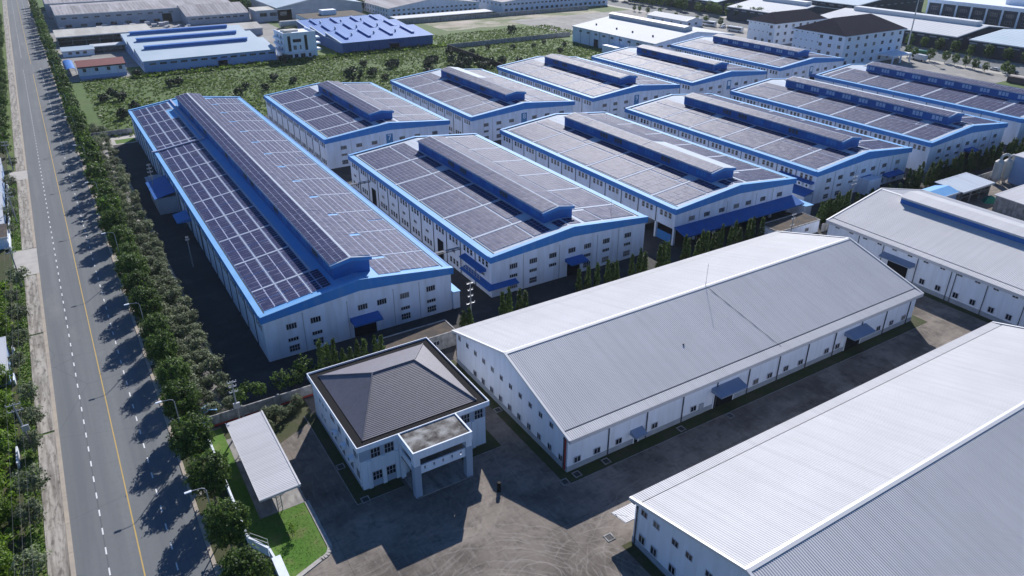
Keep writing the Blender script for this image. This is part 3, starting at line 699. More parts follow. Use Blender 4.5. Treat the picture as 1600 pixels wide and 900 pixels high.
mb = MB(); mb.box(-4.4, 106, 0, -0.1, 113, 3.0); mb.slab([(-4.8, 105.6, 3.2), (-0.08, 105.6, 3.6), (-0.08, 113.4, 3.6), (-4.8, 113.4, 3.2)], 0.1); part('side_shed', mb, M['plinth'], t)
awning(t, 0, 71, 5.2, 6.5, 3.4, '-X', 'blue_band', 0.7)
for k in (8, 10, 12, 14, 16): downpipe(t, -0.06, k * 7, 8.2, '-X')
mb = MB(); mb.box(38.15, -0.6, 0.3, 39.7, 4.2, 4.1, 0); mb.slab([(38.12, -0.75, 4.35), (39.85, -0.75, 4.2), (39.85, 4.4, 4.2), (38.12, 4.4, 4.35)], 0.12, 1)
part('plant_cabin', mb, [M['white_wall'], M['eave_blue']], t)

factory('solar_factory', 'blue and white solar factory immediately right of the longest one', 70.2, 121.8, 42.2, 82,
        side_rows=(1, 1, 1), door=(21.5, 3.6), side_doors=(3, 9))
factory('solar_factory', 'blue and white solar factory with a long blue awning over an open loading bay', 121.9, 121.6, 42.4, 82, side_rows=(1, 0, 0), front_awning=True, skip_side=13.7)
b4 = bpy.context.scene.objects
factory('solar_factory', 'blue and white solar factory with a row of air conditioners at its corner', 174.2, 121.9, 42.4, 82, side_rows=(1, 0, 0), door=(22.5, 3.5))
factory('solar_factory', 'blue and white solar factory above the dense cypress hedge, pale roof monitor louvres', 226.9, 121.6, 42.6, 82, side_rows=(1, 0, 0), door=(22.5, 3.5), light_mon=True)
factory('solar_factory', 'rightmost blue and white solar factory, cut by the right edge of the photo', 279.8, 121.6, 42.6, 84, side_rows=(0, 0, 0), light_mon=True)
factory('solar_factory', 'blue and white solar factory with the number 7 sign on its gable', 69.5, 222.9, 43.0, 68.5, side_rows=(1, 0, 1), sign=('7', 21.3), front_low=True)
factory('solar_factory', 'back-row solar factory just right of the one numbered 7', 121.3, 222.4, 43.0, 68.5, side_rows=(1, 0, 1), sign=('8', 21.3), door=(21.5, 3.5))
factory('solar_factory', 'back-row solar factory in front of the white roofed works with a ridge vent', 173.6, 222.5, 43.2, 70, side_rows=(1, 0, 0), sign=('9', 21.3), door=(21.5, 3.5))
factory('solar_factory', 'back-row solar factory left of the two dark hip roofed blocks', 224.2, 222.5, 43.2, 67, side_rows=(1, 0, 0), sign=('', 21.3), door=(25, 3.5))
factory('solar_factory', 'back-row solar factory standing right in front of the two dark hip roofed blocks', 278.4, 223.8, 43.4, 70, side_rows=(1, 0, 0), sign=('', 21.3), door=(23, 3.5), light_mon=True)
F = [o for o in COL.objects if o.get('category') == 'factory']
f2, f4, f6 = F[1], F[2], F[3]
# loading bay awning, stacked goods under it
mb = MB(); mb.slab([(-0.3, -4.2, 3.9), (42.7, -4.2, 3.9), (42.7, -0.05, 5.0), (-0.3, -0.05, 5.0)], 0.10); mb.box(-0.3, -4.2, 3.55, 42.7, -4.1, 3.88)
part('loading_awning', mb, M['blue_deep'], f4)
mb = MB(); mb.box(0.25, 1.2, 0.1, 0.45, 6.3, 2.4); part('tarpaulin_screen', mb, M['blue_band'], f4)
mb = MB(); mb.box(42.45, -4.6, 0, 45.6, 0.0, 3.1, 1); mb.slab([(42.4, -5.0, 3.3), (46.0, -5.0, 3.1), (46.0, 0.2, 3.1), (42.4, 0.2, 3.3)], 0.1, 0); part('plant_cabin', mb, [M['eave_blue'], M['white_wall']], f4)
# corner annexe and air conditioners on the fourth front factory
mb = MB(); mb.box(-3.4, 0.3, 0, -0.1, 11.5, 3.0, 0); mb.slab([(-4.0, 0.0, 3.2), (-0.08, 0.0, 4.2), (-0.08, 12.0, 4.2), (-4.0, 12.0, 3.2)], 0.12, 1)
part('annexe', mb, [M['white_wall'], M['blue_deep']], f6)
for i in range(4):
    mb = MB(); mb.box(-0.9, 1.4 + i * 2.5, 4.75, -0.1, 2.9 + i * 2.5, 5.75, 0); mb.cyl((-0.92, 2.15 + i * 2.5, 5.25), (-0.9, 2.15 + i * 2.5, 5.25), 0.38, n=12, mi=1)
    part('air_conditioner', mb, [M['fresh_white'], M['dark_steel']], f6)
awning(f6, 0, 6.3, 6.6, 11.6, 1.3, '-X', 'blue_deep', 0.35)
awning(f6, 35.0, 0, 3.6, 8.0, 2.2, '-Y', 'blue_deep', 0.5)
mb = MB(); mb.box(19.6, -3.4, 0, 25.4, -0.05, 4.4); part('porch_block', mb, M['white_wall'], f6)
# wrapped blue corner canopy and mesh cage on the second factory
awning(f2, 0, 7.0, 6.0, 9.5, 1.5, '-X', 'blue_deep', 0.4)
mb = MB()
mb.slab([(-1.6, -1.6, 2.7), (0.0, 0.0, 3.2), (0.0, 11.6, 3.2), (-1.6, 11.6, 2.7)], 0.1); mb.slab([(-1.6, -1.6, 2.7), (6.0, -1.6, 2.7), (6.0, -0.03, 3.2), (0.0, -0.03, 3.2)], 0.1)
part('corner_canopy', mb, M['blue_deep'], f2)
mb = MB()
for i in range(8): mb.box(-1.45, 2.6 + i * 1.25, 3.5, -1.4, 2.68 + i * 1.25, 5.5)
for z in (3.6, 4.2, 4.8, 5.4): mb.box(-1.46, 2.6, z, -1.42, 11.4, z + 0.05)
part('mesh_cage', mb, M['steel'], f2)
# pipe bridges crossing the lane between the first two factories
for yy, zz, lb in ((135.6, 6.0, 'steel pipe bridge over the lane beside the nearer side doorway'), (188.5, 6.0, 'steel pipe bridge over the lane near its far end')):
    t = thing('pipe_bridge', lb, 'pipe bridge', (60.9, yy, zz), 0, 'pipe bridges between the first two factories')
    mb = MB(); mb.box(0, 0, 0, 9.2, 0.14, 0.14); mb.box(0, 1.2, 0, 9.2, 1.34, 0.14)
    for i in range(8): mb.box(i * 1.3, 0.14, 0.02, i * 1.3 + 0.08, 1.2, 0.1)
    part('girder', mb, M['dark_steel'], t)
    mb = MB(); mb.cyl((0, 0.45, 0.26), (9.2, 0.45, 0.26), 0.11); part('pipe', mb, M['steel'], t)
    mb = MB(); mb.cyl((0, 0.85, 0.24), (9.2, 0.85, 0.24), 0.08); part('pipe', mb, M['grey_canopy'], t)

# ------------------------------------------------------------------ grey white warehouses
def warehouse(name, label, x0, y0, rz, W, L, eave, ridge, visible, ridge_vent=False, pitch=0.34):
    """ridge along local Y; visible = the eave side shown, '+X' or '-X' in local terms"""
    t = thing(name, label, 'warehouse', (x0, y0, 0), rz, 'grey white ribbed warehouses')
    xr = W / 2
    mb = MB()
    mb.quad((0, 0, 0), (0, L, 0), (0, L, eave), (0, 0, eave)); mb.quad((W, 0, 0), (W, L, 0), (W, L, eave), (W, 0, eave))
    for y in (0, L): mb.poly([(0, y, 0), (W, y, 0), (W, y, eave), (xr, y, ridge - 0.3), (0, y, eave)])
    part('wall', mb, M['fresh_white'], t)
    mb = MB()
    mb.box(-0.07, -0.07, 0, 0.0, L + 0.07, 0.95); mb.box(W, -0.07, 0, W + 0.07, L + 0.07, 0.95); mb.box(0, -0.07, 0, W, 0.0, 0.95); mb.box(0, L, 0, W, L + 0.07, 0.95)
    part('plinth', mb, M['plinth'], t)
    s = (ridge - eave) / xr
    oh = 0.9
    for side, nm in ((-1, 'roof_slope'), (1, 'roof_slope')):
        xe = 1.0 if side < 0 else W - 1.0
        mb = MB(); ribs(mb, xe, eave + s * 1.0, xr, ridge, -0.35, L + 0.35, pitch)
        mb.slab([(xe, -0.3, eave + s - 0.02), (xr, -0.3, ridge - 0.02), (xr, L + 0.3, ridge - 0.02), (xe, L + 0.3, eave + s - 0.02)], 0.1)
        sl = part(nm, mb, M['white_roof'], t)
        mb = MB(); xo = -oh if side < 0 else W + oh; xi = 0.82 if side < 0 else W - 0.82
        ribs(mb, xo, eave - 0.1, xi, eave + s * 0.82 - 0.05, -0.35, L + 0.35, pitch)
        mb.slab([(xo, -0.35, eave - 0.13), (xi, -0.35, eave + s * 0.82 - 0.08), (xi, L + 0.35, eave + s * 0.82 - 0.08), (xo, L + 0.35, eave - 0.13)], 0.06)
        mb.box(min(xo, xo + side * 0.06), -0.35, eave - 0.75, max(xo, xo + side * 0.06), L + 0.35, eave - 0.1)
        mb.box(min(0, xo) if side < 0 else W, -0.3, eave - 0.76, 0 if side < 0 else xo, L + 0.3, eave - 0.72)
        part('eave_strip', mb, M['white_roof'], t)
        mb = MB(); a, b = sorted((xi, xe)); mb.box(a - 0.02, -0.2, eave + s * 0.5 - 0.1, b + 0.02, L + 0.2, eave + s * 0.78 - 0.10)
        part('gutter', mb, M['gutter_dark'], t)
    mb = MB()
    mb.slab([(xr - 0.42, -0.4, ridge + 0.01), (xr, -0.4, ridge + 0.12), (xr, L + 0.4, ridge + 0.12), (xr - 0.42, L + 0.4, ridge + 0.01)], 0.03)
    mb.slab([(xr, -0.4, ridge + 0.118), (xr + 0.42, -0.4, ridge + 0.01), (xr + 0.42, L + 0.4, ridge + 0.01), (xr, L + 0.4, ridge + 0.118)], 0.03)
    part('ridge_cap', mb, M['white_trim'], t)
    for y, nm in ((-0.5, 'verge_trim'), (L + 0.12, 'verge_trim')):
        mb = MB()
        for xa, za, xb, zb in ((-oh, eave - 0.1, xr, ridge + 0.14), (xr, ridge + 0.14, W + oh, eave - 0.1)):
            mb.slab([(xa, y, za + 0.07), (xb, y, zb + 0.03), (xb, y + 0.38, zb + 0.03), (xa, y + 0.38, za + 0.07)], 0.04)
            yy = y if y < 0 else y + 0.34
            mb.poly([(xa, yy, za - 0.35), (xb, yy, zb - 0.35), (xb, yy, zb - 0.01), (xa, yy, za + 0.03)])
        part(nm, mb, M['white_trim'], t)
    if ridge_vent:
        a, b = 7, L - 7
        mb = MB(); mb.prism_y([(xr - 3.2, ridge - s * 3.2 + 0.05), (xr + 3.2, ridge - s * 3.2 + 0.05), (xr + 3.2, ridge + 1.0), (xr, ridge + 1.45), (xr - 3.2, ridge + 1.0)], a, b)
        mb.slab([(xr - 3.7, a - 0.2, ridge + 0.98), (xr, a - 0.2, ridge + 1.55), (xr, b + 0.2, ridge + 1.55), (xr - 3.7, b + 0.2, ridge + 0.98)], 0.08)
        mb.slab([(xr, a - 0.2, ridge + 1.548), (xr + 3.7, a - 0.2, ridge + 0.98), (xr + 3.7, b + 0.2, ridge + 0.98), (xr, b + 0.2, ridge + 1.548)], 0.08)
        rv = part('ridge_vent', mb, M['white_roof'], t)
        mb = MB(); mb.box(xr - 3.26, a + 0.05, ridge - s * 3.2 - 0.1, xr - 3.2, b - 0.05, ridge + 0.35); part('louvre_shadow_band', mb, M['blue_deep'], rv)  # louvre wall under the overhang, its shadow band painted deep blue
    return t

# first: ridge along world X, local +X faces the viewer (world -Y)
W1 = warehouse('ribbed_warehouse', 'grey white ribbed warehouse with a lightning rod, beside the tiled office', 52.0, 103.3, -math.pi / 2, 34.8, 85.6, 6.75, 11.7, '+X')
for x in (53.8, 57.5, 61.7, 69.0, 77.4, 92.1, 95.6, 99.8, 103.7, 110.9, 114.0, 126.4, 130.5, 134.5):
    window(W1, 34.87, x - 52.0, 1.75, '+X', 1.25, 1.1, 2, 1, subs=True)
for i in range(11): window(W1, 103.3 - 102.0 + 2.92 * i, -0.01, 5.95, '-Y', 0.95, 0.95, 2, 1, subs=True)
for i in range(10): window(W1, 103.3 - 96.4 + 2.92 * i, -0.08, 1.65, '-Y', 0.95, 1.15, 2, 1, subs=True)
for i in range(11): downpipe(W1, 34.87, 7.6 + 7.6 * i if i < 11 else 0, 5.9, '+X', 0.05)
mb = MB(); mb.box(34.3, -0.25, 0.3, 34.5, -0.08, 6.0); part('riser_pipe', mb, M['rust_red'], W1)
downpipe(W1, 34.0, -0.08, 6.0, '-Y', 0.05)
for xx, w, h, d in ((84.3, 6.2, 4.3, 2.3), (118.6, 6.2, 4.3, 2.3), (65.2, 2.4, 2.7, 1.4)):
    doorway(W1, 34.88, xx - 52, w - 1.6, h - 1.0, '+X', 'roller_door', 'fresh_white')
    awning(W1, 34.8, xx - 52, h + 0.1, w, d, '+X', 'grey_canopy', 0.55, 'door_canopy')
mb = MB(); mb.box(34.9, 79.2 - 52 - 0.5, 0, 34.93, 79.2 - 52 + 0.5, 2.1); part('side_door', mb, M['plinth'], W1)
mb = MB()
mb.cyl((0, 0, 0), (0, 0, 0.9), 0.06); mb.cyl((0, 0, 0.9), (0, 0, 4.2), 0.035); mb.cyl((0, 0, 4.2), (0, 0, 4.7), 0.06, 0.005)
rod = part('lightning_rod', mb, M['steel'], W1, (17.4, 43.8, 11.8))
mb = MB(); mb.slab([(17.5, 43.79, 11.80), (34.6, 45.63, 6.95), (34.6, 45.68, 6.95), (17.5, 43.84, 11.80)], 0.04); part('earth_cable', mb, M['dark_steel'], W1)
mb = MB(); mb.cyl((27.4, 29.2, 8.85), (27.4, 29.2, 9.15), 0.16); part('roof_vent', mb, M['dark_steel'], W1)
# second: in front, ridge also along X
W2 = warehouse('ribbed_warehouse', 'nearest grey white ribbed warehouse filling the lower right corner', 51.6, 52.9, -math.pi / 2, 36.0, 85.0, 7.35, 12.0, '-X')
for y in (51.2, 48.9, 45.5, 43.1, 39.8, 37.4, 34.0, 31.7):
    window(W2, 52.9 - y, -0.01, 6.3, '-Y', 1.15, 1.0, 2, 1, subs=True)
    window(W2, 52.9 - y + 0.1, -0.08, 1.9, '-Y', 1.15, 1.35, 2, 1, subs=True)
downpipe(W2, 0.5, -0.08, 6.6, '-Y', 0.05)
mb = MB()
ribs(mb, -3.0, 3.25, -0.12, 3.9, -1.35, 5.5, 0.34); mb.slab([(-3.0, -1.35, 3.22), (-0.12, -1.35, 3.87), (-0.12, 5.5, 3.87), (-3.0, 5.5, 3.22)], 0.06); mb.box(-3.06, -1.35, 2.95, -3.0, 5.5, 3.25)
mb.cyl((-2.5, -1.2, 3.4), (-0.1, -1.2, 5.0), 0.03)
part('door_canopy', mb, M['white_roof'], W2)
# third: ridge along world Y at the right, local -X faces the viewer
W3 = warehouse('ribbed_warehouse', 'grey white ribbed warehouse with a raised ridge vent at the right', 152.1, 14.0, 0, 37.8, 86.6, 7.85, 11.9, '-X', True)
for i in range(12): window(W3, 0, 98.2 - 14 - 3.72 * i, 6.75, '-X', 1.15, 0.85, 2, 1, subs=True)
for y in (97.6, 93.8, 90.2, 75.6, 72.0, 68.1, 64.5, 60.7, 57.2, 53.6, 50.0): window(W3, -0.07, y - 14, 2.0, '-X', 1.15, 1.25, 2, 1, subs=True)
doorway(W3, -0.08, 81.7 - 14, 4.9, 4.1, '-X', 'roller_door', 'fresh_white')
awning(W3, 0, 81.8 - 14, 5.3, 7.6, 1.8, '-X', 'grey_canopy', 0.5, 'door_canopy')
for y in (92.2, 85.9, 77.6, 70.1, 69.1, 62.6, 55.2, 48.0): downpipe(W3, -0.07, y - 14, 7.0, '-X', 0.05, 'dark_steel', 0.06)

# ------------------------------------------------------------------ two storey office with tiled hip roof
OF = thing('office_building', 'two storey white office with a grey brown tiled hip roof and a columned porch', 'office', (24.7, 80.8, 0))
W, L = 20.4, 20.9
mb = MB(); mb.box(0, 0, 0, W, L, 7.9); part('wall', mb, M['fresh_white'], OF)
mb = MB()
for x0, x1, y0, y1 in ((-0.38, W + 0.38, -0.5, -0.37), (-0.38, W + 0.38, L + 0.37, L + 0.5), (-0.51, -0.38, -0.5, L + 0.5), (W + 0.38, W + 0.51, -0.5, L + 0.5)):
    mb.box(x0, y0, 7.35, x1, y1, 8.22)
mb.box(-0.38, -0.37, 7.35, W + 0.38, 0.0, 7.5); mb.box(-0.38, L, 7.35, W + 0.38, L + 0.37, 7.5); mb.box(-0.38, 0, 7.35, 0, L, 7.5); mb.box(W, 0, 7.35, W + 0.38, L, 7.5)
part('parapet', mb, M['fresh_white'], OF)
mb = MB(); mb.quad((-0.38, -0.37, 7.92), (W + 0.38, -0.37, 7.92), (W + 0.38, L + 0.37, 7.92), (-0.38, L + 0.37, 7.92))
part('box_gutter', mb, M['black_gutter'], OF)
# hip roof as overlapping tile courses
E0 = (0.95, 0.95, W - 0.95, L - 0.95); zE, zR = 8.0, 12.0; rx0, rx1, ry = 6.7, 13.7, L / 2
N = 36
def hip_pt(k, c):
    f = k / N
    x0 = E0[0] + (rx0 - E0[0]) * f; x1 = E0[2] + (rx1 - E0[2]) * f; y0 = E0[1] + (ry - E0[1]) * f; y1 = E0[3] + (ry - E0[3]) * f
    z = zE + (zR - zE) * f
    return [(x0, y0, z), (x1, y0, z), (x1, y1, z), (x0, y1, z)][c]
mb = MB(); step = 0.04
for k in range(N):
    for c in range(4):
        a, b = hip_pt(k, c), hip_pt(k, (c + 1) % 4); d, e = hip_pt(k + 1, c), hip_pt(k + 1, (c + 1) % 4)
        up = lambda p, q: (p[0], p[1], p[2] + q)
        mb.quad(up(a, step), up(b, step), up(e, 0.0), up(d, 0.0)); mb.quad(a, b, up(b, step), up(a, step))
part('hip_roof', mb, M['tile'], OF)
mb = MB()
for (p, q) in (((E0[0], E0[1], zE), (rx0, ry, zR)), ((E0[2], E0[1], zE), (rx1, ry, zR)), ((E0[2], E0[3], zE), (rx1, ry, zR)), ((E0[0], E0[3], zE), (rx0, ry, zR)), ((rx0, ry, zR), (rx1, ry, zR))):
    n = 34
    for i in range(n):
        a = Vector(p).lerp(Vector(q), i / n); b = Vector(p).lerp(Vector(q), (i + 0.94) / n)
        mb.cyl(a + Vector((0, 0, 0.04)), b + Vector((0, 0, 0.06)), 0.13, 0.11, 6)
part('ridge_tiles', mb, M['tile'], OF)
# blue grey painted bands at the upper floor, ground floor aprons, pilasters
mb = MB()
mb.box(15.6, -0.03, 5.2, W + 0.03, 0.0, 7.0); part('painted_band', mb, M['office_grey'], OF)
mb = MB(); mb.box(-0.03, -0.03, 5.2, 5.1, 0.0, 7.0); mb.box(-0.03, 0.0, 5.2, 0.0, 1.2, 7.0)
part('painted_band', mb, M['office_grey'], OF)
for x in (2.3, 4.4, 16.9):
    mb = MB(); mb.box(x - 0.75, -0.03, 0.05, x + 0.75, 0.0, 1.05); part('window_apron', mb, M['office_grey'], OF)
mb = MB(); mb.box(-0.05, 0.0, 0.0, 0.0, L, 0.6); part('plinth', mb, M['office_grey'], OF)
for x in (1.15, 3.35, 5.45, 15.6, 18.2):
    mb = MB(); mb.box(x - 0.28, -0.22, 0, x + 0.28, 0, 5.1); part('pilaster', mb, M['fresh_white'], OF)
for x in (2.3, 4.4, 16.9, 19.2):
    window(OF, x, -0.03, 6.1, '-Y', 1.5, 1.7, 3, 2, subs=True)
    if x < 19: window(OF, x, -0.03, 1.95, '-Y', 1.5, 1.6, 3, 2, subs=True)
for y, z, w, h in ((98.1, 5.2, .5, .6), (96.6, 5.2, .5, .6), (95.2, 5.2, .5, .6), (92.3, 5.6, 1.8, 1.1), (89.3, 5.5, 1.2, 1.5), (85.8, 5.5, 1.2, 1.5), (82.8, 5.5, 1.2, 1.5), (98.1, 2.2, .5, .6), (96.6, 2.2, .5, .6), (92.3, 2.3, 1.8, 1.1), (88.4, 2.1, 1.2, 1.5), (84.9, 2.1, 1.2, 1.5), (82.3, 2.1, 1.2, 1.5)):
    window(OF, -0.0, y - 80.8, z, '-X', w, h, 2 if w > .8 else 1, 2 if w > .8 else 1, subs=True)
for y in (90.6, 87.0, 83.8):
    mb = MB(); mb.box(-0.75, y - 81.2, 3.6, -0.05, y - 80.3, 4.3, 0); mb.cyl((-0.77, y - 80.75, 3.95), (-0.75, y - 80.75, 3.95), 0.28, n=10, mi=1); part('air_conditioner', mb, [M['fresh_white'], M['dark_steel']], OF)
mb = MB(); mb.box(-0.16, 0.25, 0.6, -0.04, 0.37, 7.3); part('downpipe', mb, M['fresh_white'], OF)
# porch
px0, px1, py0 = 5.7, 15.1, -5.6
mb = MB(); mb.box(px0 + 0.22, py0 + 0.22, 7.5, px1 - 0.22, -0.52, 8.02); part('porch_roof', mb, M['dirty_slab'], OF)
mb = MB(); mb.box(px0, py0, 6.9, px1, py0 + 0.22, 8.22); mb.box(px0, py0 + 0.22, 6.9, px0 + 0.22, -0.5, 8.22); mb.box(px1 - 0.22, py0 + 0.22, 6.9, px1, -0.5, 8.22)
part('porch_parapet', mb, M['fresh_white'], OF)
for x in (px0 + 0.1, px1 - 1.05):
    mb = MB(); mb.box(x, py0 + 0.05, 5.7, x + 0.95, py0 + 1.0, 6.9, 0); mb.box(x - 0.03, py0 + 0.02, 0, x + 0.98, py0 + 1.03, 5.7, 1)
    part('porch_column', mb, [M['fresh_white'], M['office_grey']], OF)
for x in (px0 + 0.1, px1 - 0.75):
    mb = MB(); mb.box(x, -0.7, 0, x + 0.65, -0.05, 6.9); part('porch_pier', mb, M['fresh_white'], OF)
mb = MB(); mb.box(px0 + 0.2, py0 + 0.3, 4.0, px1 - 0.2, -0.05, 4.3); part('balcony_floor', mb, M['concrete'], OF)
mb = MB(); a, b = px0 + 1.1, px1 - 1.1
xs = [a] + [a + (b - a) * (i + 0.5) / 5 for i in range(5)] + [b]
mb.box(a, py0 + 0.25, 4.0, b, py0 + 0.45, 4.6); mb.box(a, py0 + 0.25, 5.2, b, py0 + 0.45, 5.5)
last = a
for i in range(5):
    c = a + (b - a) * (i + 0.5) / 5; mb.box(last, py0 + 0.26, 4.6, c - 0.12, py0 + 0.44, 5.2); last = c + 0.12
mb.box(last, py0 + 0.26, 4.6, b, py0 + 0.44, 5.2)
mb.box(px0 + 0.22, py0 + 1.05, 4.0, px0 + 0.42, -0.05, 5.5); mb.box(px1 - 0.42, py0 + 1.05, 4.0, px1 - 0.22, -0.05, 5.5)
part('balcony_rail', mb, M['fresh_white'], OF)
mb = MB(); mb.box(px0 + 0.3, py0 - 0.1, 0, px1 - 0.3, -0.1, 0.15); part('porch_slab', mb, M['concrete'], OF)
doorway(OF, 10.4, -0.03, 3.2, 2.9, '-Y', 'entrance_door', 'frame'); doorway(OF, 8.0, -0.03, 1.4, 2.6, '-Y', 'balcony_door', 'frame')

# ------------------------------------------------------------------ canopy for two wheelers, gate walls, low buildings
CN = thing('parking_canopy', 'white ribbed parking canopy on branching steel posts beside the office', 'canopy', (10.7, 82.2, 0))
mb = MB(); ribs(mb, 0, 3.9, 5.45, 4.1, 0, 19.6, 0.34, 0.035); mb.slab([(0, 0, 3.88), (5.45, 0, 4.08), (5.45, 19.6, 4.08), (0, 19.6, 3.88)], 0.08)
mb.box(5.45, -0.05, 3.8, 5.70, 19.65, 4.2); mb.box(-0.06, -0.05, 3.7, 0.0, 19.65, 3.97); mb.quad((0, -0.05, 3.65), (5.45, -0.05, 3.8), (5.45, -0.05, 4.14), (0, -0.05, 3.94))
part('canopy_roof', mb, M['white_roof'], CN)
for y in (1.0, 6.8, 12.6, 18.4):
    mb = MB()
    for x in (2.3, 2.9): mb.cyl((x, y, 0), (x, y, 3.0), 0.07)
    for z in (0.5, 1.1, 1.7, 2.3): mb.cyl((2.3, y, z), (2.9, y, z + 0.45), 0.035)
    mb.cyl((2.3, y, 2.5), (0.4, y, 3.72), 0.06); mb.cyl((2.9, y, 2.5), (5.0, y, 3.9), 0.06); mb.cyl((2.3, y, 3.0), (1.6, y, 3.78), 0.05); mb.cyl((2.9, y, 3.0), (3.8, y, 3.85), 0.05)
    part('post', mb, M['steel'], CN)

def wall_run(name, label, cat, pts, h, t, m, posts=0, group=None, base=None):
    r = thing(name, label, cat, (pts[0][0], pts[0][1], 0), 0, group)
    o = Vector((pts[0][0], pts[0][1], 0)); mb = MB(); pb = MB(); k = 0
    for (ax, ay), (bx, by) in zip(pts, pts[1:]):
        a, b = Vector((ax, ay, 0)) - o, Vector((bx, by, 0)) - o; d = (b - a).normalized(); n = Vector((-d.y, d.x, 0)) * t / 2
        mb.slab([tuple(a - n + Vector((0, 0, h))), tuple(b - n + Vector((0, 0, h))), tuple(b + n + Vector((0, 0, h))), tuple(a + n + Vector((0, 0, h)))], h)
        if posts:
            ln = (b - a).length; q = int(ln / posts)
            for i in range(q + 1):
                if k >= 95: break
                c = a + d * min(ln, i * posts); k += 1
                pb2 = MB(); pb2.box(c.x - 0.2, c.y - 0.2, 0, c.x + 0.2, c.y + 0.2, h + 0.18); part('pier', pb2, m, r)
    part('wall_panel', mb, m, r)
    if base:
        bb = MB()
        for (ax, ay), (bx, by) in zip(pts, pts[1:]):
            bb.box(ax - o.x, ay - o.y - t / 2 - 0.05, 0, bx - o.x, by - o.y - t / 2, 0.35)
        part('painted_base', bb, M[base], r)
    return r
wall_run('boundary_wall', 'stained concrete boundary wall with a dull red base behind the parking canopy', 'wall', [(8.2, 107.6), (39.0, 107.6)], 2.1, 0.22, M['wall_concrete'], 6, None, 'rust_red')
wall_run('boundary_wall', 'white boundary wall between the low brown roof and the cypress trees behind the rod warehouse', 'wall', [(55.2, 108.0), (143.5, 108.0)], 2.2, 0.22, M['wall_concrete'], 6)
wall_run('boundary_wall', 'boundary wall along the dense cypress hedge behind the right warehouse', 'wall', [(160.4, 108.0), (300, 108.0)], 2.2, 0.22, M['wall_concrete'], 0)
wall_run('entrance_wall', 'low white entrance wall running along the street trees beside the canopy', 'wall', [(7.95, 79.2), (7.95, 107.3)], 1.5, 0.28, M['fresh_white'])
wall_run('entrance_wall', 'short slanted white wall turning from the street towards the gate', 'wall', [(7.95, 79.0), (9.75, 75.8)], 1.5, 0.30, M['fresh_white'])
wall_run('entrance_wall', 'white stub of wall leading to the thick gate pier', 'wall', [(9.8, 75.6), (9.98, 73.5)], 1.5, 0.28, M['fresh_white'])
wall_run('boundary_wall', 'low boundary wall closing the shaded yard at the far end of the longest factory', 'wall', [(8.0, 300.3), (22.3, 300.3)], 2.0, 0.25, M['wall_concrete'])
GP = thing('gate_pier', 'thick white gate pier at the corner of the entrance lawn', 'gate pier', (9.6, 68.6, 0))
mb = MB(); mb.box(0, 0, 0, 0.95, 4.7, 1.85); part('pier_block', mb, M['fresh_white'], GP)
mb = MB(); mb.box(-0.08, -0.08, 1.85, 1.03, 4.78, 2.0); part('coping', mb, M['fresh_white'], GP)
RL = thing('gate_rail', 'thin steel handrail frame behind the slanted white entrance wall', 'railing', (8.2, 79.3, 0))
mb = MB()
for a, b in (((0, 0, 1.9), (1.75, -2.4, 1.9)), ((0, 0, 0), (0, 0, 1.9)), ((1.75, -2.4, 0), (1.75, -2.4, 1.9)), ((0, 0, 1.2), (1.75, -2.4, 1.2))): mb.cyl(a, b, 0.035)
part('rail', mb, M['steel'], RL)
for nm, lb, x0, y0, x1, y1, h, wm in (('service_block', 'low service block with a brown weathered flat roof behind the tiled office', 40.6, 108.9, 54.8, 113.6, 3.2, 'wall_concrete'),
                               ('service_block', 'white walled block with flat brown roof beside the loading bay cypresses', 144.2, 108.4, 159.6, 114.2, 3.4, 'white_wall')):
    t = thing(nm, lb, 'outbuilding', (x0, y0, 0))
    mb = MB(); mb.box(0, 0, 0, x1 - x0, y1 - y0, h); part('wall', mb, M[wm], t)
    mb = MB(); mb.box(0.18, 0.18, h - 0.1, x1 - x0 - 0.18, y1 - y0 - 0.18, h + 0.02); part('flat_roof', mb, M['brown_slab'], t)
    mb = MB()
    w_, d_ = x1 - x0, y1 - y0
    for a in ((-0.1, -0.1, w_ + 0.1, 0.16), (-0.1, d_ - 0.16, w_ + 0.1, d_ + 0.1), (-0.1, 0.16, 0.16, d_ - 0.16), (w_ - 0.16, 0.16, w_ + 0.1, d_ - 0.16)): mb.box(a[0], a[1], h - 0.15, a[2], a[3], h + 0.12)
    part('roof_lip', mb, M['wall_concrete'], t)
    for k in range(2): window(t, w_ * (0.3 + 0.4 * k), 0, 1.7, '-Y', 1.4, 1.0, 2, 1)
DR = thing('standing_drum', 'small black drum standing alone on the dusty yard in front of the porch', 'drum', (41.3, 70.4, 0))
mb = MB(); mb.cyl((0, 0, 0), (0.12, 0.1, 1.5), 0.30, 0.28, 14); mb.cyl((0.035, 0.03, 0.45), (0.045, 0.038, 0.55), 0.33, 0.33, 14); mb.cyl((0.08, 0.07, 1.0), (0.09, 0.075, 1.1), 0.33, 0.33, 14)
part('drum_shell', mb, M['black'], DR)
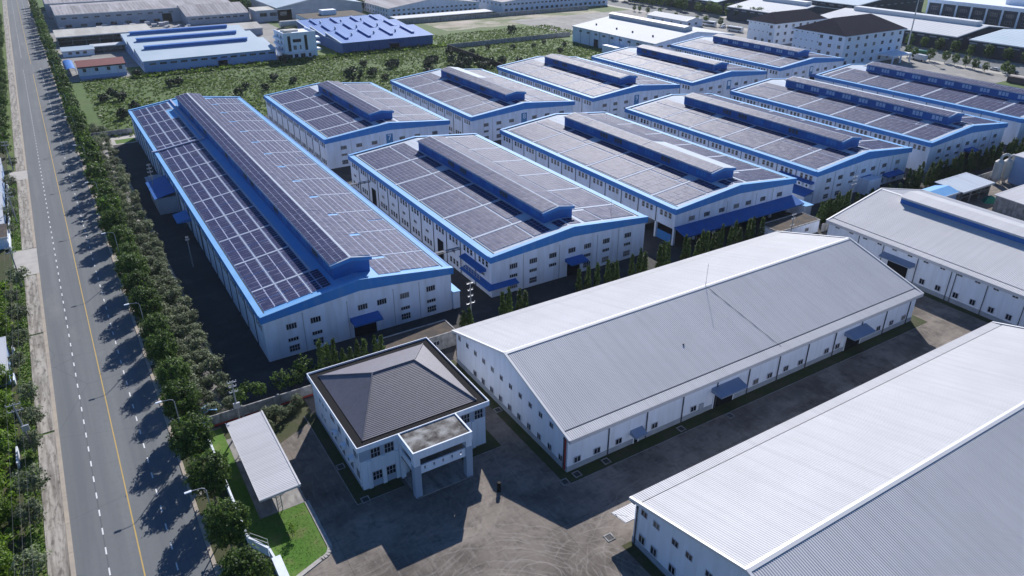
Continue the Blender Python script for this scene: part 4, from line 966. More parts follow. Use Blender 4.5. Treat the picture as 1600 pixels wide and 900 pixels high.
for i, (x, y, lb) in enumerate(((50.5, 66.9, 'white rimmed drain grate at the near corner of the rod warehouse'), (53.0, 67.3, 'drain grate in the verge under the front wall of the rod warehouse'), (49.4, 55.0, 'white framed drain grate on the dusty yard by the nearest warehouse'), (51.0, 87.0, 'drain grate in the verge between the office and the rod warehouse'), (23.6, 87.4, 'drain grate beside the left wall of the office'), (58.5, 67.3, 'drain grate near the small side door of the rod warehouse'), (73.7, 67.1, 'drain grate in the verge before the first roller door'), (83.0, 65.4, 'drain grate on the shaded lane opposite the first roller door'), (24.2, 78.9, 'drain grate at the front left corner of the office'))):
    t = thing('drain_grate', lb, 'drain', (x, y, 0), 0, 'drain grates')
    mb = MB(); s = 0.62
    for a in ((-s, -s, s, -s + .16), (-s, s - .16, s, s), (-s, -s + .16, -s + .16, s - .16), (s - .16, -s + .16, s, s - .16)): mb.box(a[0], a[1], 0, a[2], a[3], 0.09)
    part('rim', mb, M['wall_concrete'] if i in (2,) else M['concrete'], t)
    mb = MB()
    for k in range(5): mb.box(-s + .16, -0.38 + k * 0.19, 0.03, s - .16, -0.31 + k * 0.19, 0.06)
    part('grating', mb, M['dark_steel'], t)

# ------------------------------------------------------------------ works beyond the field and to the right
def shed(name, label, cat, x0, y0, x1, y1, eave, ridge, axis, wall, roof, front=(), left=(), over=0.5, pitch=0, vents=None, trim='white_trim', group=None, open_front=False):
    t = thing(name, label, cat, (x0, y0, 0), 0, group); W, L = x1 - x0, y1 - y0
    mb = MB()
    if axis == 'X':       # ridge runs along X, gables face -X and +X
        ry = L / 2
        if not open_front: mb.quad((0, 0, 0), (W, 0, 0), (W, 0, eave), (0, 0, eave))
        else:
            n = max(3, int(W / 7))
            for i in range(n + 1): mb.box(i * (W - 0.3) / n, 0, 0, i * (W - 0.3) / n + 0.3, 0.3, eave)
            mb.box(0, 0.05, eave * 0.48, W, 0.25, eave * 0.52)
        mb.quad((0, L, 0), (W, L, 0), (W, L, eave), (0, L, eave))
        for x in (0, W): mb.poly([(x, 0, 0), (x, L, 0), (x, L, eave), (x, ry, ridge), (x, 0, eave)])
    elif axis == 'Y':
        rx = W / 2
        mb.quad((0, 0, 0), (0, L, 0), (0, L, eave), (0, 0, eave)); mb.quad((W, 0, 0), (W, L, 0), (W, L, eave), (W, 0, eave))
        for y in (0, L): mb.poly([(0, y, 0), (W, y, 0), (W, y, eave), (rx, y, ridge), (0, y, eave)])
    else:                 # 'M': single pitch rising away from the viewer
        mb.quad((0, 0, 0), (W, 0, 0), (W, 0, eave), (0, 0, eave)) if not open_front else None
        mb.quad((0, L, 0), (W, L, 0), (W, L, ridge), (0, L, ridge))
        for x in (0, W): mb.poly([(x, 0, 0), (x, L, 0), (x, L, ridge), (x, 0, eave)])
        if open_front:
            n = max(3, int(W / 7))
            for i in range(n + 1): mb.box(i * (W - 0.3) / n, 0, 0, i * (W - 0.3) / n + 0.3, 0.3, eave)
            mb.box(0, 0.05, eave * 0.48, W, 0.25, eave * 0.52)
    if mb.f: part('wall', mb, M[wall], t)
    mb = MB(); o = over
    if axis == 'X':
        s = (ridge - eave) / ry
        if pitch:
            rb = MB(); ribs(rb, -o, eave - s * o, ry, ridge, -o, W + o, pitch, 0.07); mb.add([(p[1], p[0], p[2] + 0.03) for p in rb.v], rb.f)
        mb.slab([(-o, -o, eave - s * o), (W + o, -o, eave - s * o), (W + o, ry, ridge), (-o, ry, ridge)], 0.15); mb.slab([(-o, ry, ridge - .002), (W + o, ry, ridge - .002), (W + o, L + o, eave - s * o), (-o, L + o, eave - s * o)], 0.15)
    elif axis == 'Y':
        s = (ridge - eave) / rx
        if pitch: ribs(mb, -o, eave - s * o + 0.03, rx, ridge + 0.03, -o, L + o, pitch, 0.07)
        mb.slab([(-o, -o, eave - s * o), (rx, -o, ridge), (rx, L + o, ridge), (-o, L + o, eave - s * o)], 0.15); mb.slab([(rx, -o, ridge - .002), (W + o, -o, eave - s * o), (W + o, L + o, eave - s * o), (rx, L + o, ridge - .002)], 0.15)
    else:
        mb.slab([(-o, -o, eave), (W + o, -o, eave), (W + o, L + o, ridge), (-o, L + o, ridge)], 0.18)
    part('roof', mb, M[roof], t)
    mb = MB(); zf_ = eave if axis != 'Y' else None
    if axis in ('X', 'M'):
        mb.box(-o - .05, -o - 0.12, eave - 0.45, W + o + .05, -o - 0.01, eave + 0.08); part('eave_trim', mb, M[trim], t)
    else:
        mb.prism_y([(-o, eave - 0.5), (rx, ridge - 0.4), (W + o, eave - 0.5), (W + o, eave + 0.02), (rx, ridge + 0.16), (-o, eave + 0.02)], -o - 0.1, -o - 0.01); mb.box(-o - 0.08, -o, eave - 0.5, -o - 0.01, L + o, eave - 0.02)
        part('eave_trim', mb, M[trim], t)
    for z, w, h, sp, a, b in front:
        x = a
        while x <= b: window(t, x, 0, z, '-Y', w, h, 2, 1); x += sp
    for z, w, h, sp, a, b in left:
        y = a
        while y <= b: window(t, 0, y, z, '-X', w, h, 2, 1); y += sp
    return t

A = shed('old_works_hall', 'long old works hall with stained grey roof behind the stacks of wrapped goods', 'factory hall', 15.5, 590, 128, 652, 9.0, 11.0, 'X', 'lilac_wall', 'old_roof', front=[(6.6, 3.2, 1.0, 6.6, 4, 72), (1.8, 4, 2.0, 9, 6, 60)], pitch=2.2)
doorway(A, 67, -0.02, 6.0, 5.8, '-Y', 'loading_door', 'lilac_wall')
mb = MB(); mb.box(-30, 70, 0, -0.5, 74, 0.1)
shed('old_works_hall', 'farthest old works hall at the top left, behind the long stained one', 'factory hall', 13, 657, 140, 730, 9.5, 12, 'X', 'lilac_wall', 'old_roof', front=[(6.6, 3, 1.2, 9, 6, 60)], pitch=2.2)
shed('old_works_hall', 'shorter stained works hall standing forward at the right end of the long one', 'factory hall', 91.5, 566.5, 133, 618, 5.6, 10.0, 'X', 'lilac_wall', 'old_roof', front=[(3.6, 3.0, 1.1, 4.6, 4, 40)], pitch=2.2)
shed('lean_to_shed', 'pale box shed with an open side joined to the right end of the stained halls', 'shed', 135, 556, 160, 574, 7.5, 7.8, 'M', 'lilac_wall', 'cream_roof', front=[(4.5, 5, 2.5, 7, 5, 22)])
shed('open_shed', 'long cream roofed open shed with two dark tiers of bays', 'shed', 11.2, 517.6, 62, 541, 5.4, 6.4, 'M', 'wall_concrete', 'cream_roof', open_front=True)
shed('low_roofed_store', 'low rounded cream roofed store behind the pale blue triple roofed warehouse', 'store', 62, 500, 124, 528, 4.2, 6.2, 'X', 'lilac_wall', 'cream_roof')
shed('narrow_shed', 'narrow white roofed open shed below the cream one', 'shed', 26, 484, 43, 490, 3.8, 4.1, 'M', 'wall_concrete', 'bright_roof', open_front=True)
shed('gate_house', 'small white gate house with a pale ribbed roof behind the red roofed block', 'gate house', 11.2, 480, 26.5, 492, 3.1, 4.4, 'X', 'fresh_white', 'pale_blue_roof', front=[(1.7, 1.8, 1.3, 3.6, 3.5, 14)])
Gh = shed('red_roofed_block', 'white block with a red brown hipped sheet roof at the edge of the field', 'building', 14.2, 412.5, 34.4, 427, 5.6, 7.6, 'X', 'white_wall', 'red_tile', front=[(4.0, 1.4, 1.7, 5.2, 2.4, 20)], trim='dark_tile', over=0.4)
mb = MB(); mb.box(-0.05, -0.06, 0, 20.25, -0.005, 1.5); part('painted_base', mb, M['steel_blue'], Gh)
HB = thing('vaulted_shelter', 'small shelter with a curved blue roof next to the row of street trees', 'shelter', (9.2, 424, 0))
mb = MB(); n = 10
for i in range(n):
    a0, a1 = math.pi * i / n, math.pi * (i + 1) / n
    mb.quad((2.2 - 2.2 * math.cos(a0), 0, 2.4 + 1.2 * math.sin(a0)), (2.2 - 2.2 * math.cos(a1), 0, 2.4 + 1.2 * math.sin(a1)), (2.2 - 2.2 * math.cos(a1), 26, 2.4 + 1.2 * math.sin(a1)), (2.2 - 2.2 * math.cos(a0), 26, 2.4 + 1.2 * math.sin(a0)))
part('curved_roof', mb, M['royal_roof'], HB)
mb = MB()
for y in range(0, 27, 5):
    for x in (0.05, 4.25): mb.box(x, y, 0, x + 0.12, y + 0.12, 2.5)
part('frame', mb, M['steel'], HB)
# triple roofed pale blue warehouse
TI = thing('triple_roof_warehouse', 'pale blue white warehouse with three stepped roofs and blue vent strips', 'warehouse', (42.6, 411, 0))
mb = MB(); W = 64.5; rows = ((0, 27.5), (27.5, 55), (55, 81))
for a, b in rows:
    mb.box(0, a, 0, W, b, 5.6); 
    for x in (0, W): mb.poly([(x, a, 5.6), (x, b, 5.6), (x, b - 1, 8.4), (x, (a + b) / 2 + 6, 8.0)])
part('wall', mb, M['steel_blue'], TI)
for k, (a, b) in enumerate(rows):
    mb = MB(); mb.slab([(-0.5, a - 0.5 if k == 0 else a, 5.9), (W + 0.5, a - 0.5 if k == 0 else a, 5.9), (W + 0.5, b - 3, 8.6), (-0.5, b - 3, 8.6)], 0.15); mb.slab([(-0.5, b - 3.001, 8.6), (W + 0.5, b - 3.001, 8.6), (W + 0.5, b - 0.02, 6.0), (-0.5, b - 0.02, 6.0)], 0.15)
    rf = part('roof', mb, M['pale_blue_roof'], TI)
    mb = MB(); mb.prism_y([(4, 8.2), (W - 9 + k * 0.8, 8.2), (W - 9 + k * 0.8, 9.5), (4, 9.5)], b - 7.4, b - 5.6); mb.slab([(3.7, b - 7.9, 9.6), (W - 8.6 + k * .8, b - 7.9, 9.6), (W - 8.6 + k * .8, b - 5.2, 9.75), (3.7, b - 5.2, 9.75)], 0.1)
    part('vent_strip', mb, M['royal_roof'], rf)
for i in range(13): window(TI, 4.0 + 4.85 * i, 0, 4.2, '-Y', 3.2, 1.0, 3, 1, fr='plinth')
doorway(TI, 37, -0.02, 4.6, 3.4, '-Y', 'loading_door', 'steel_blue'); awning(TI, 37, 0, 4.0, 6, 2, '-Y', 'steel_blue')
for i in range(8): window(TI, 0, 6 + 9 * i, 3.4, '-X', 3.0, 1.4, 3, 1, fr='plinth')
# white office beside the royal blue works
J = thing('works_office', 'white four storey works office with tall glazed stair strips, beside the royal blue factory', 'office', (114.5, 393, 0))
W, L, H_ = 17.2, 18, 12.6
J.location = (111.6, 408.6, 0)
mb = MB(); mb.box(0, 0, 0, W, L, H_); mb.box(-0.1, -0.1, H_, W + 0.1, 0.3, H_ + 1.0); mb.box(-0.1, 0.3, H_, 0.3, L, H_ + 1.0); mb.box(W - 0.3, 0.3, H_, W + 0.1, L, H_ + 1.0); mb.box(-0.6, -0.5, 3.6, W + 0.2, 0.0, 4.0)
part('wall', mb, M['fresh_white'], J)
for x in (2.6, 11.6):
    mb = MB(); mb.box(x - 0.75, -0.06, 4.3, x + 0.75, 0, H_ - 0.6); part('stair_glazing', mb, M['glass'], J)
mb = MB(); mb.box(4.6, -0.07, 8.7, 9.0, 0, 10.3); part('strip_window', mb, M['glass'], J)
for x, z, w, h in ((5.4, 6.0, 1.8, 2.2), (8.4, 6.0, 0.8, 2.2), (2.4, 1.7, 2.4, 2.0), (5.6, 1.7, 2.0, 2.0), (9.2, 1.7, 2.6, 2.2), (13, 1.7, 1.4, 2)): window(J, x, 0, z, '-Y', w, h, 2, 1)
for z in (3.5, 6.5, 9.5):
    mb = MB(); mb.box(-1.4, 2, z, 0, L - 2, z + 1.1); mb.box(W, 1.0, z, W + 2.6, 6.0, z + 0.9); part('balcony', mb, M['fresh_white'], J)
    window(J, 0, 5, z + 1.9, '-X', 2.4, 1.4, 3, 1); window(J, 0, 11, z + 1.9, '-X', 2.4, 1.4, 3, 1)
mb = MB(); mb.box(1.5, 2, H_, 5.0, 7, H_ + 2.0); mb.box(3, 10, H_, 11, 16, H_ + 0.8); part('roof_block', mb, M['cream_roof'], J)
# royal blue works: three rising roof rows with cross vents
K = thing('royal_blue_factory', 'royal blue factory with three stepped roof rows and short dark vents across them', 'factory hall', (143.0, 408.3, 0))
W = 55
rows = ((0, 27), (27, 54), (54, 80))
mb = MB()
for a, b in rows:
    mb.box(0, a, 0, W, b, 5.9)
    for x in (0, W): mb.poly([(x, a, 5.9), (x, b, 5.9), (x, b, 8.3)])
    mb.quad((0, b - .02, 5.9), (W, b - .02, 5.9), (W, b - .02, 8.3), (0, b - .02, 8.3))
part('wall', mb, M['royal_wall'], K)
for k, (a, b) in enumerate(rows):
    rb = MB(); ribs(rb, a - (0.6 if k == 0 else 0), 6.05, b - 0.05, 8.5, -0.6, W + 0.6, 1.3, 0.08)
    mb = MB(); mb.add([(p[1], p[0], p[2]) for p in rb.v], rb.f); mb.slab([(-0.6, a - 0.6 * (k == 0), 6.04), (W + .6, a - 0.6 * (k == 0), 6.04), (W + .6, b - .05, 8.48), (-.6, b - .05, 8.48)], 0.15)
    rf = part('roof', mb, M['royal_roof'], K)
    mb = MB(); mb.box(-0.65, a - 0.1, 5.95, -0.5, b, 6.1) ; mb.slab([(-0.7, a, 6.22), (-0.1, a, 6.22), (-0.1, b - .1, 8.66), (-0.7, b - .1, 8.66)], 0.3); part('verge_trim', mb, M['pale_blue_roof'], rf)
    for i in range(4):
        x = 5 + i * 13.4 + k * 1.0
        zq = lambda y: 6.05 + (8.5 - 6.05) * (y - a) / (b - a)
        mb = MB(); mb.slab([(x, a + 7, zq(a + 7) + 0.9), (x + 1.5, a + 7, zq(a + 7) + 0.9), (x + 1.5, b - 3, zq(b - 3) + 0.9), (x, b - 3, zq(b - 3) + 0.9)], 0.9); mb.slab([(x - .25, a + 6.6, zq(a + 6.6) + 1.05), (x + 1.75, a + 6.6, zq(a + 6.6) + 1.05), (x + 1.75, b - 2.7, zq(b - 2.7) + 1.05), (x - .25, b - 2.7, zq(b - 2.7) + 1.05)], 0.1)
        part('cross_vent', mb, M['royal_roof'], rf)
    for i in range(3):
        x = 11 + i * 13.4
        mb = MB(); mb.cyl((x, a + 14, 7.2), (x, a + 14, 8.4), 0.5, n=10); mb.cyl((x, a + 14, 8.4), (x, a + 14, 8.8), 0.7, 0.2, n=10); part('turbine_vent', mb, M['steel'], rf)
for i in range(9): downpipe(K, 3.3 + 6.1 * i, 0, 5.7, '-Y', 0, 'royal_wall', 0.12)
awning(K, 31, 0, 4.6, 9, 2.5, '-Y', 'royal_wall'); doorway(K, 31, -.02, 6, 3.4, '-Y', 'loading_door', 'royal_wall')
fl = shed('flat_roofed_hall', 'white hall with a brown stained flat roof directly behind the royal blue factory', 'hall', 156, 507, 197, 533, 6.2, 6.4, 'M', 'fresh_white', 'brown_slab', front=[(3.5, 2.4, 1.2, 4.0, 3, 38)], left=[(3.5, 1.4, 2.2, 4.5, 3, 24)], over=0.0)
mb = MB(); mb.box(14, 12, 6.3, 24, 19, 9.3); part('stair_head', mb, M['fresh_white'], fl)
shed('pale_gabled_hall', 'big pale gabled hall at the top edge above the brown flat roof', 'hall', 150, 556, 213, 660, 8.5, 14.0, 'Y', 'lilac_wall', 'pale_blue_roof', pitch=2.5)
Nn = shed('white_gabled_works', 'large white gabled works with two rows of small windows at the top middle', 'factory hall', 221, 525.5, 295, 640, 6.6, 11.5, 'Y', 'white_wall', 'old_roof', front=[(5.0, 2.0, 1.2, 3.9, 4, 72), (2.0, 2.0, 1.4, 3.9, 4, 72)], left=[(4.8, 1.6, 1.8, 5, 4, 60), (1.8, 1.6, 1.4, 5, 4, 60)], pitch=2.5)
shed('white_gabled_works', 'second white works with many small windows, right of the larger gabled one', 'factory hall', 303, 503, 402, 600, 8.2, 12.5, 'Y', 'white_wall', 'old_roof', front=[(6.2, 2.0, 1.2, 3.6, 3, 97), (2.4, 2.4, 1.8, 4.6, 3, 97)], left=[(5.8, 2, 1.6, 6, 4, 60)])
shed('flat_canopy_store', 'long low white canopy roof in front of the white gabled works', 'shed', 216, 500, 292, 511, 2.9, 3.2, 'M', 'wall_concrete', 'bright_roof', open_front=True)
wall_run('boundary_wall', 'long pale boundary wall with a dark foot behind the sandy clearing', 'wall', [(205, 493.6), (372, 489)], 2.8, 0.3, M['wall_concrete'])
wall_run('boundary_wall', 'pale paneled boundary wall with piers crossing the scrub field', 'wall', [(200.4, 394.0), (286, 393.5)], 2.5, 0.3, M['wall_concrete'], 4.2)
wall_run('boundary_wall', 'dark boundary wall cutting back through the bushes', 'wall', [(200.2, 393.5), (198.3, 330)], 2.4, 0.3, M['brown_slab'])  # darker brown than the pale walls around it
# white roofed works with a ridge vent
P_ = shed('white_roofed_works', 'white works with bright white roof and grey ridge vent behind the back-row factories', 'factory hall', 276, 304, 334, 377, 9.0, 12.6, 'Y', 'white_wall', 'bright_roof', left=[(6.9, 2.6, 1.1, 7.4, 6, 72)], front=[(6.9, 3.4, 1.2, 6.4, 4, 55)])
mb = MB(); mb.prism_y([(26.2, 12.0), (31.8, 12.0), (31.8, 14.2), (29, 14.7), (26.2, 14.2)], 6, 72); mb.slab([(25.7, 5.7, 14.25), (29, 5.7, 14.85), (29, 72.3, 14.85), (25.7, 72.3, 14.25)], 0.1); mb.slab([(29, 5.7, 14.848), (32.3, 5.7, 14.25), (32.3, 72.3, 14.25), (29, 72.3, 14.848)], 0.1)
part('ridge_vent', mb, M['white_roof'], P_)
for k in range(8): downpipe(P_, 0, 9 * k + 2, 8.4, '-X')
doorway(P_, 0, 50, 4.2, 4.2, '-X', 'loading_door')
for y in (12, 29, 43, 62):
    mb = MB(); mb.cyl((9, y, 10.1), (9, y, 11.0), 0.5, n=8); part('roof_vent', mb, M['dark_steel'], P_)
mb = MB(); mb.box(-8, 22, 0, -0.1, 34, 4.2); part('entrance_block', mb, M['fresh_white'], P_)
shed('gate_lodge', 'small white pitched roofed lodge between the car park and the white roofed works', 'lodge', 371, 380, 386, 419, 4.2, 6.0, 'Y', 'fresh_white', 'bright_roof', left=[(2.2, 1.8, 1.3, 9, 5, 36)], front=[(2.2, 2, 1.4, 6, 3, 12)])
# hip roofed blocks
def hip_block(name, label, x0, y0, W, L, h, rise, floors, n_front, n_left, hip=9.0):
    t = thing(name, label, 'office block', (x0, y0, 0), 0, 'hip roofed white blocks')
    mb = MB(); mb.box(0, 0, 0, W, L, h); part('wall', mb, M['fresh_white'], t)
    mb = MB(); o = 0.9; zE = h + 0.1; zR = h + rise
    a, b, c, d = (-o, -o, zE), (W + o, -o, zE), (W + o, L + o, zE), (-o, L + o, zE)
    if W > L: e, f = (hip, L / 2, zR), (W - hip, L / 2, zR); faces = ((a, b, f, e), (b, c, f), (c, d, e, f), (d, a, e))
    else: e, f = (W / 2, hip, zR), (W / 2, L - hip, zR); faces = ((a, b, e), (b, c, f, e), (c, d, f), (d, a, e, f))
    for q in faces: mb.poly(q)
    part('hip_roof', mb, M['dark_tile'], t)
    mb = MB(); mb.box(-o, -o, h - 0.5, W + o, L + o, h + 0.08); part('cornice', mb, M['fresh_white'], t)
    fh = h / floors
    for k in range(floors):
        for i in range(n_front): window(t, W * (i + 0.5) / n_front, 0, fh * (k + 0.55), '-Y', 2.0, 1.7, 2, 2)
        for i in range(n_left):
            if i > n_left - 6 and k >= 1: window(t, 0, L * (i + 0.5) / n_left, fh * (k + 0.75), '-X', 0.9, 0.5, 1, 1)
            elif i < 3: window(t, 0, L * (i * 1.6 + 0.8) / n_left, fh * (k + 0.55), '-X', 1.9, 1.7, 2, 2)
        mb = MB(); mb.box(-0.06, -0.06, fh * k - 0.15, W + 0.06, 0, fh * k + 0.05); mb.box(-0.06, 0, fh * k - 0.15, 0, L, fh * k + 0.05)
        if k: part('string_course', mb, M['fresh_white'], t)
    return t
R_ = hip_block('hip_roofed_block', 'nearer white four storey block with a dark hip roof and a pillared entrance', 345.0, 241.0, 49, 31.5, 15.2, 6.5, 4, 7, 9)
mb = MB(); mb.box(30, -9, 3.6, 46, 0, 4.4)
for x in (30.3, 37, 45.2): mb.box(x, -8.8, 0, x + 0.6, -8.2, 3.6)
part('entrance_canopy', mb, M['fresh_white'], R_)
hip_block('hip_roofed_block', 'farther white block with a dark hip roof and rust streaked end wall', 366.5, 303, 44, 20, 12.0, 5.0, 3, 7, 6, 7.0)
# charcoal works with white roofs
def dark_works(label, x0, y0, x1, y1, eave, ridge, axis='Y', vent=True):
    t = shed('charcoal_works', label, 'factory hall', x0, y0, x1, y1, eave, ridge, axis, 'charcoal', 'bright_roof' if vent else 'pale_blue_roof', pitch=3.0, group='charcoal works with white roofs')
    W, L = x1 - x0, y1 - y0
    k = 4
    while k < L - 2:
        mb = MB(); mb.box(-0.06, k, eave - 2.0, 0, k + 4.2, eave - 1.4); part('louvre', mb, M['plinth'], t); k += 7.4
    for i in range(int(W / 8)):
        mb = MB(); mb.box(3 + i * 8, -0.06, eave - 2.0, 6.4 + i * 8, 0, eave - 1.4); part('louvre', mb, M['plinth'], t)
    if vent:
        mb = MB(); mb.box(W / 2 - 3, 5, ridge - 0.6, W / 2 + 3, L - 8, ridge + 2.0); part('ridge_vent', mb, M['white_trim'], t)
    return t
dark_works('charcoal works with a white roof and a long white ridge vent behind the floodlight mast', 437, 236, 496, 330, 8.2, 11.6)
dark_works('charcoal works with a bare white roof at the right edge beyond the parked container', 434.5, 130, 500, 227, 8.2, 11.0, vent=False)
dark_works('charcoal works with blue grey patched roof behind the farther hip roofed block', 425.5, 345, 482, 396, 8.4, 12.2)
dark_works('charcoal works at the top edge behind the dark trees', 437, 418, 505, 520, 8.5, 12.5, vent=False)
dark_works('charcoal works behind the patched roof, cut by the top edge', 500, 345, 580, 440, 9.5, 13.5, vent=False)
dark_works('charcoal works with a striped pale roof above the hip roofed blocks', 495, 345 - 60, 512, 335, 8, 9, vent=False)
U = thing('panelled_office', 'tall dark glazed office with white frame grid at the top right', 'office', (515, 205, 0))
W, L, h = 60, 98, 15
mb = MB(); mb.box(0, 0, 0, W, L, h); part('wall', mb, M['charcoal'], U)
mb = MB(); mb.box(-0.4, -0.4, h, W + .4, L + .4, h + 2.2)
for i in range(11): mb.box(-0.4, i * 9.7, 0, 0, i * 9.7 + 1.1, h)
for i in range(7): mb.box(i * 9.9, -0.4, 0, i * 9.9 + 1.0, 0, h)
part('white_frame', mb, M['fresh_white'], U)
for k in range(10):
    for z in (4, 8, 12): window(U, 0, k * 9.7 + 5.4, z, '-X', 4.2, 1.8, 3, 1, gl='glass_dusty')
mb = MB(); mb.box(12, 30, h + 2.2, 30, 55, h + 6); part('roof_plant', mb, M['fresh_white'], U)
# right middle: sheds, silo and pale works behind the third warehouse
sh = shed('blue_roofed_store', 'pale blue roofed store peeping over the ridge of the right grey white warehouse', 'store', 176, 100.8, 208, 106.8, 4.0, 4.8, 'X', 'steel_blue', 'eave_blue')
shed('grey_roofed_shed', 'grey roofed open shed in front of the dust silo', 'shed', 209, 100, 224, 107.5, 4.0, 4.6, 'M', 'wall_concrete', 'pale_roof', open_front=True)
shed('grey_roofed_shed', 'white roofed open shed below the dust silo, nearest the warehouse ridge', 'shed', 213, 84, 228, 93, 4.2, 4.6, 'M', 'wall_concrete', 'white_roof', open_front=True)
pw = shed('pale_works', 'pale blue walled works cut by the right edge beside the dust silo', 'factory hall', 240, 72, 285, 103, 7.4, 8.6, 'M', 'steel_blue', 'white_roof', left=[(5.4, 2.4, 1.4, 7, 18, 30)])
SI = thing('dust_silo', 'pale double dust silo with a hooped duct beside the pale blue works', 'silo', (236.2, 105.0, 0))
for q in (0, 2.9):
    mb = MB(); mb.cyl((q, -q * .35, 1.5), (q, -q * .35, 6.6), 1.25, 1.25, 16); mb.cyl((q, -q * .35, 6.6), (q, -q * .35, 7.3), 1.25, 0.5, 16); mb.cyl((q, -q * .35, 0.2), (q, -q * .35, 1.5), 0.3, 1.25, 16); part('tank', mb, M['tank'], SI)
mb = MB(); mb.tube([(0, 0, 7.2), (0.3, -.1, 8.4), (1.4, -.5, 8.8), (2.6, -.9, 8.4), (2.9, -1, 7.2)], 0.38, 8); mb.tube([(2.9, -1.0, 8.0), (4.4, -1.3, 8.4), (4.6, -1.3, 1)], 0.3, 8); part('duct', mb, M['tank'], SI)
for q in (0, 2.9):
    for a, b in ((-1, -1), (1, -1), (1, 1), (-1, 1)):
        mb = MB(); mb.box(q + a - .08, b - q * .35 - .08, 0, q + a + .08, b - q * .35 + .08, 2.2); part('leg', mb, M['steel'], SI)
for i, (x, y, lb) in enumerate(((219, 97, 'heap of green tarpaulin covered material between the two grey sheds'), (223, 96, 'smaller green covered heap beside the white roofed shed'))):
    t = thing('covered_heap', lb, 'heap', (x, y, 0)); mb = MB(); n = 14
    top = [(0.2, 0.1, 1.9 - i * .5)]; ring_ = [(math.cos(2 * math.pi * k / n) * (2.2 + .4 * math.sin(k * 2.1)), math.sin(2 * math.pi * k / n) * (1.7 + .3 * math.cos(k * 1.7)), 0) for k in range(n)]; mid = [(p[0] * .6, p[1] * .6, 1.25 - i * .3 + .2 * math.sin(k)) for k, p in enumerate(ring_)]
    mb.add(ring_ + mid + top, [(k, (k + 1) % n, n + (k + 1) % n, n + k) for k in range(n)] + [(n + k, n + (k + 1) % n, 2 * n) for k in range(n)]); part('cover', mb, M['green_net'], t)
# wrapped goods in front of the old hall
for i in range(16):
    x = 17 + i * 4.2 + RNG.uniform(-.6, .6); y = 575 + RNG.uniform(-3, 3) + (6 if i % 3 == 0 else 0)
    t = thing('goods_stack', f'{nth(i + 1)} goods stack from the left before the long stained hall', 'goods stack', (x, y, 0), RNG.uniform(-.1, .1), 'wrapped goods before the old hall')
    mb = MB(); w, d, h = RNG.uniform(2.2, 3.6), RNG.uniform(2, 4), RNG.uniform(1.2, 2.4)
    mb.box(-w / 2, -d / 2, 0.15, w / 2, d / 2, h); mb.slab([(-w / 2 - .1, -d / 2 - .1, h + .12), (w / 2 + .1, -d / 2 - .1, h + .2), (w / 2 + .1, d / 2 + .1, h + .12), (-w / 2 - .1, d / 2 + .1, h + .2)], 0.12)
    part('wrapping', mb, M['bundle'], t)
for i in range(8):
    x = 100 + i * 3.6; y = 560 - (i % 3) * 4
    t = thing('goods_stack', f'{nth(i + 1)} pale bundle from the left before the shorter stained hall', 'goods stack', (74 + i * 2.4, 556 + (i % 3) * 5, 0), RNG.uniform(-.4, .4), 'pale bundles before the shorter hall')
    mb = MB(); w, d, h = RNG.uniform(1.5, 2.6), RNG.uniform(2, 5), RNG.uniform(.6, 1.4); mb.box(-w / 2, -d / 2, 0.1, w / 2, d / 2, h); mb.box(-w / 2 - .08, -d / 4, .1, w / 2 + .08, d / 4, h + .1); part('wrapping', mb, M['bundle'], t)
TK = thing('storage_tank', 'lying white cylindrical tank beside the brown flat roofed hall', 'tank', (141, 521, 0))
mb = MB(); mb.cyl((0, 0, 2.4), (13, 0, 2.4), 2.1, 2.1, 16); part('shell', mb, M['tank'], TK)
for x in (2, 11):
    mb = MB(); mb.box(x - .5, -1.6, 0, x + .5, 1.6, 1.0); part('saddle', mb, M['concrete'], TK)
# low buildings at the left edge
for i, (y0, y1, lb, rm) in enumerate(((206.5, 216, 'grey roofed gate lodge at the left edge just past the crossover', 'brown_slab'), (217, 228, 'first white roofed sawtooth shed at the left edge above the grey gate lodge', 'bright_roof'), (229, 240, 'second white roofed sawtooth shed at the left edge', 'bright_roof'), (241, 252, 'third sawtooth shed at the left edge with a greenish roof', 'pale_roof'), (253, 264, 'fourth white roofed sawtooth shed at the left edge', 'bright_roof'), (265, 276, 'farthest sawtooth shed at the left edge beside the second crossover', 'bright_roof'), (138, 150, 'small white roofed hut at the left edge in the trees', 'bright_roof'))):
    shed('roadside_shed', lb, 'shed', -32, y0, -18.2 if i else -17.6, y1 - 0.6, 2.9, 4.2 if i else 3.2, 'M', 'steel_blue' if i else 'fresh_white', rm, over=0.2, group='low sheds along the left edge')
wall_run('roadside_wall', 'low white roadside wall in front of the left sheds', 'wall', [(-17.4, 204), (-17.4, 261)], 1.2, 0.25, M['fresh_white'])
for a, b, lb in ((148.5, 151.5, 'short upper'), (138.0, 140.6, 'small middle'), (112.5, 117.0, 'lowest and longest')):
    wall_run('roadside_wall', lb + ' piece of white wall showing between the trees at lower left', 'wall', [(-17.7, a), (-17.7, b)], 1.1, 0.25, M['fresh_white'])

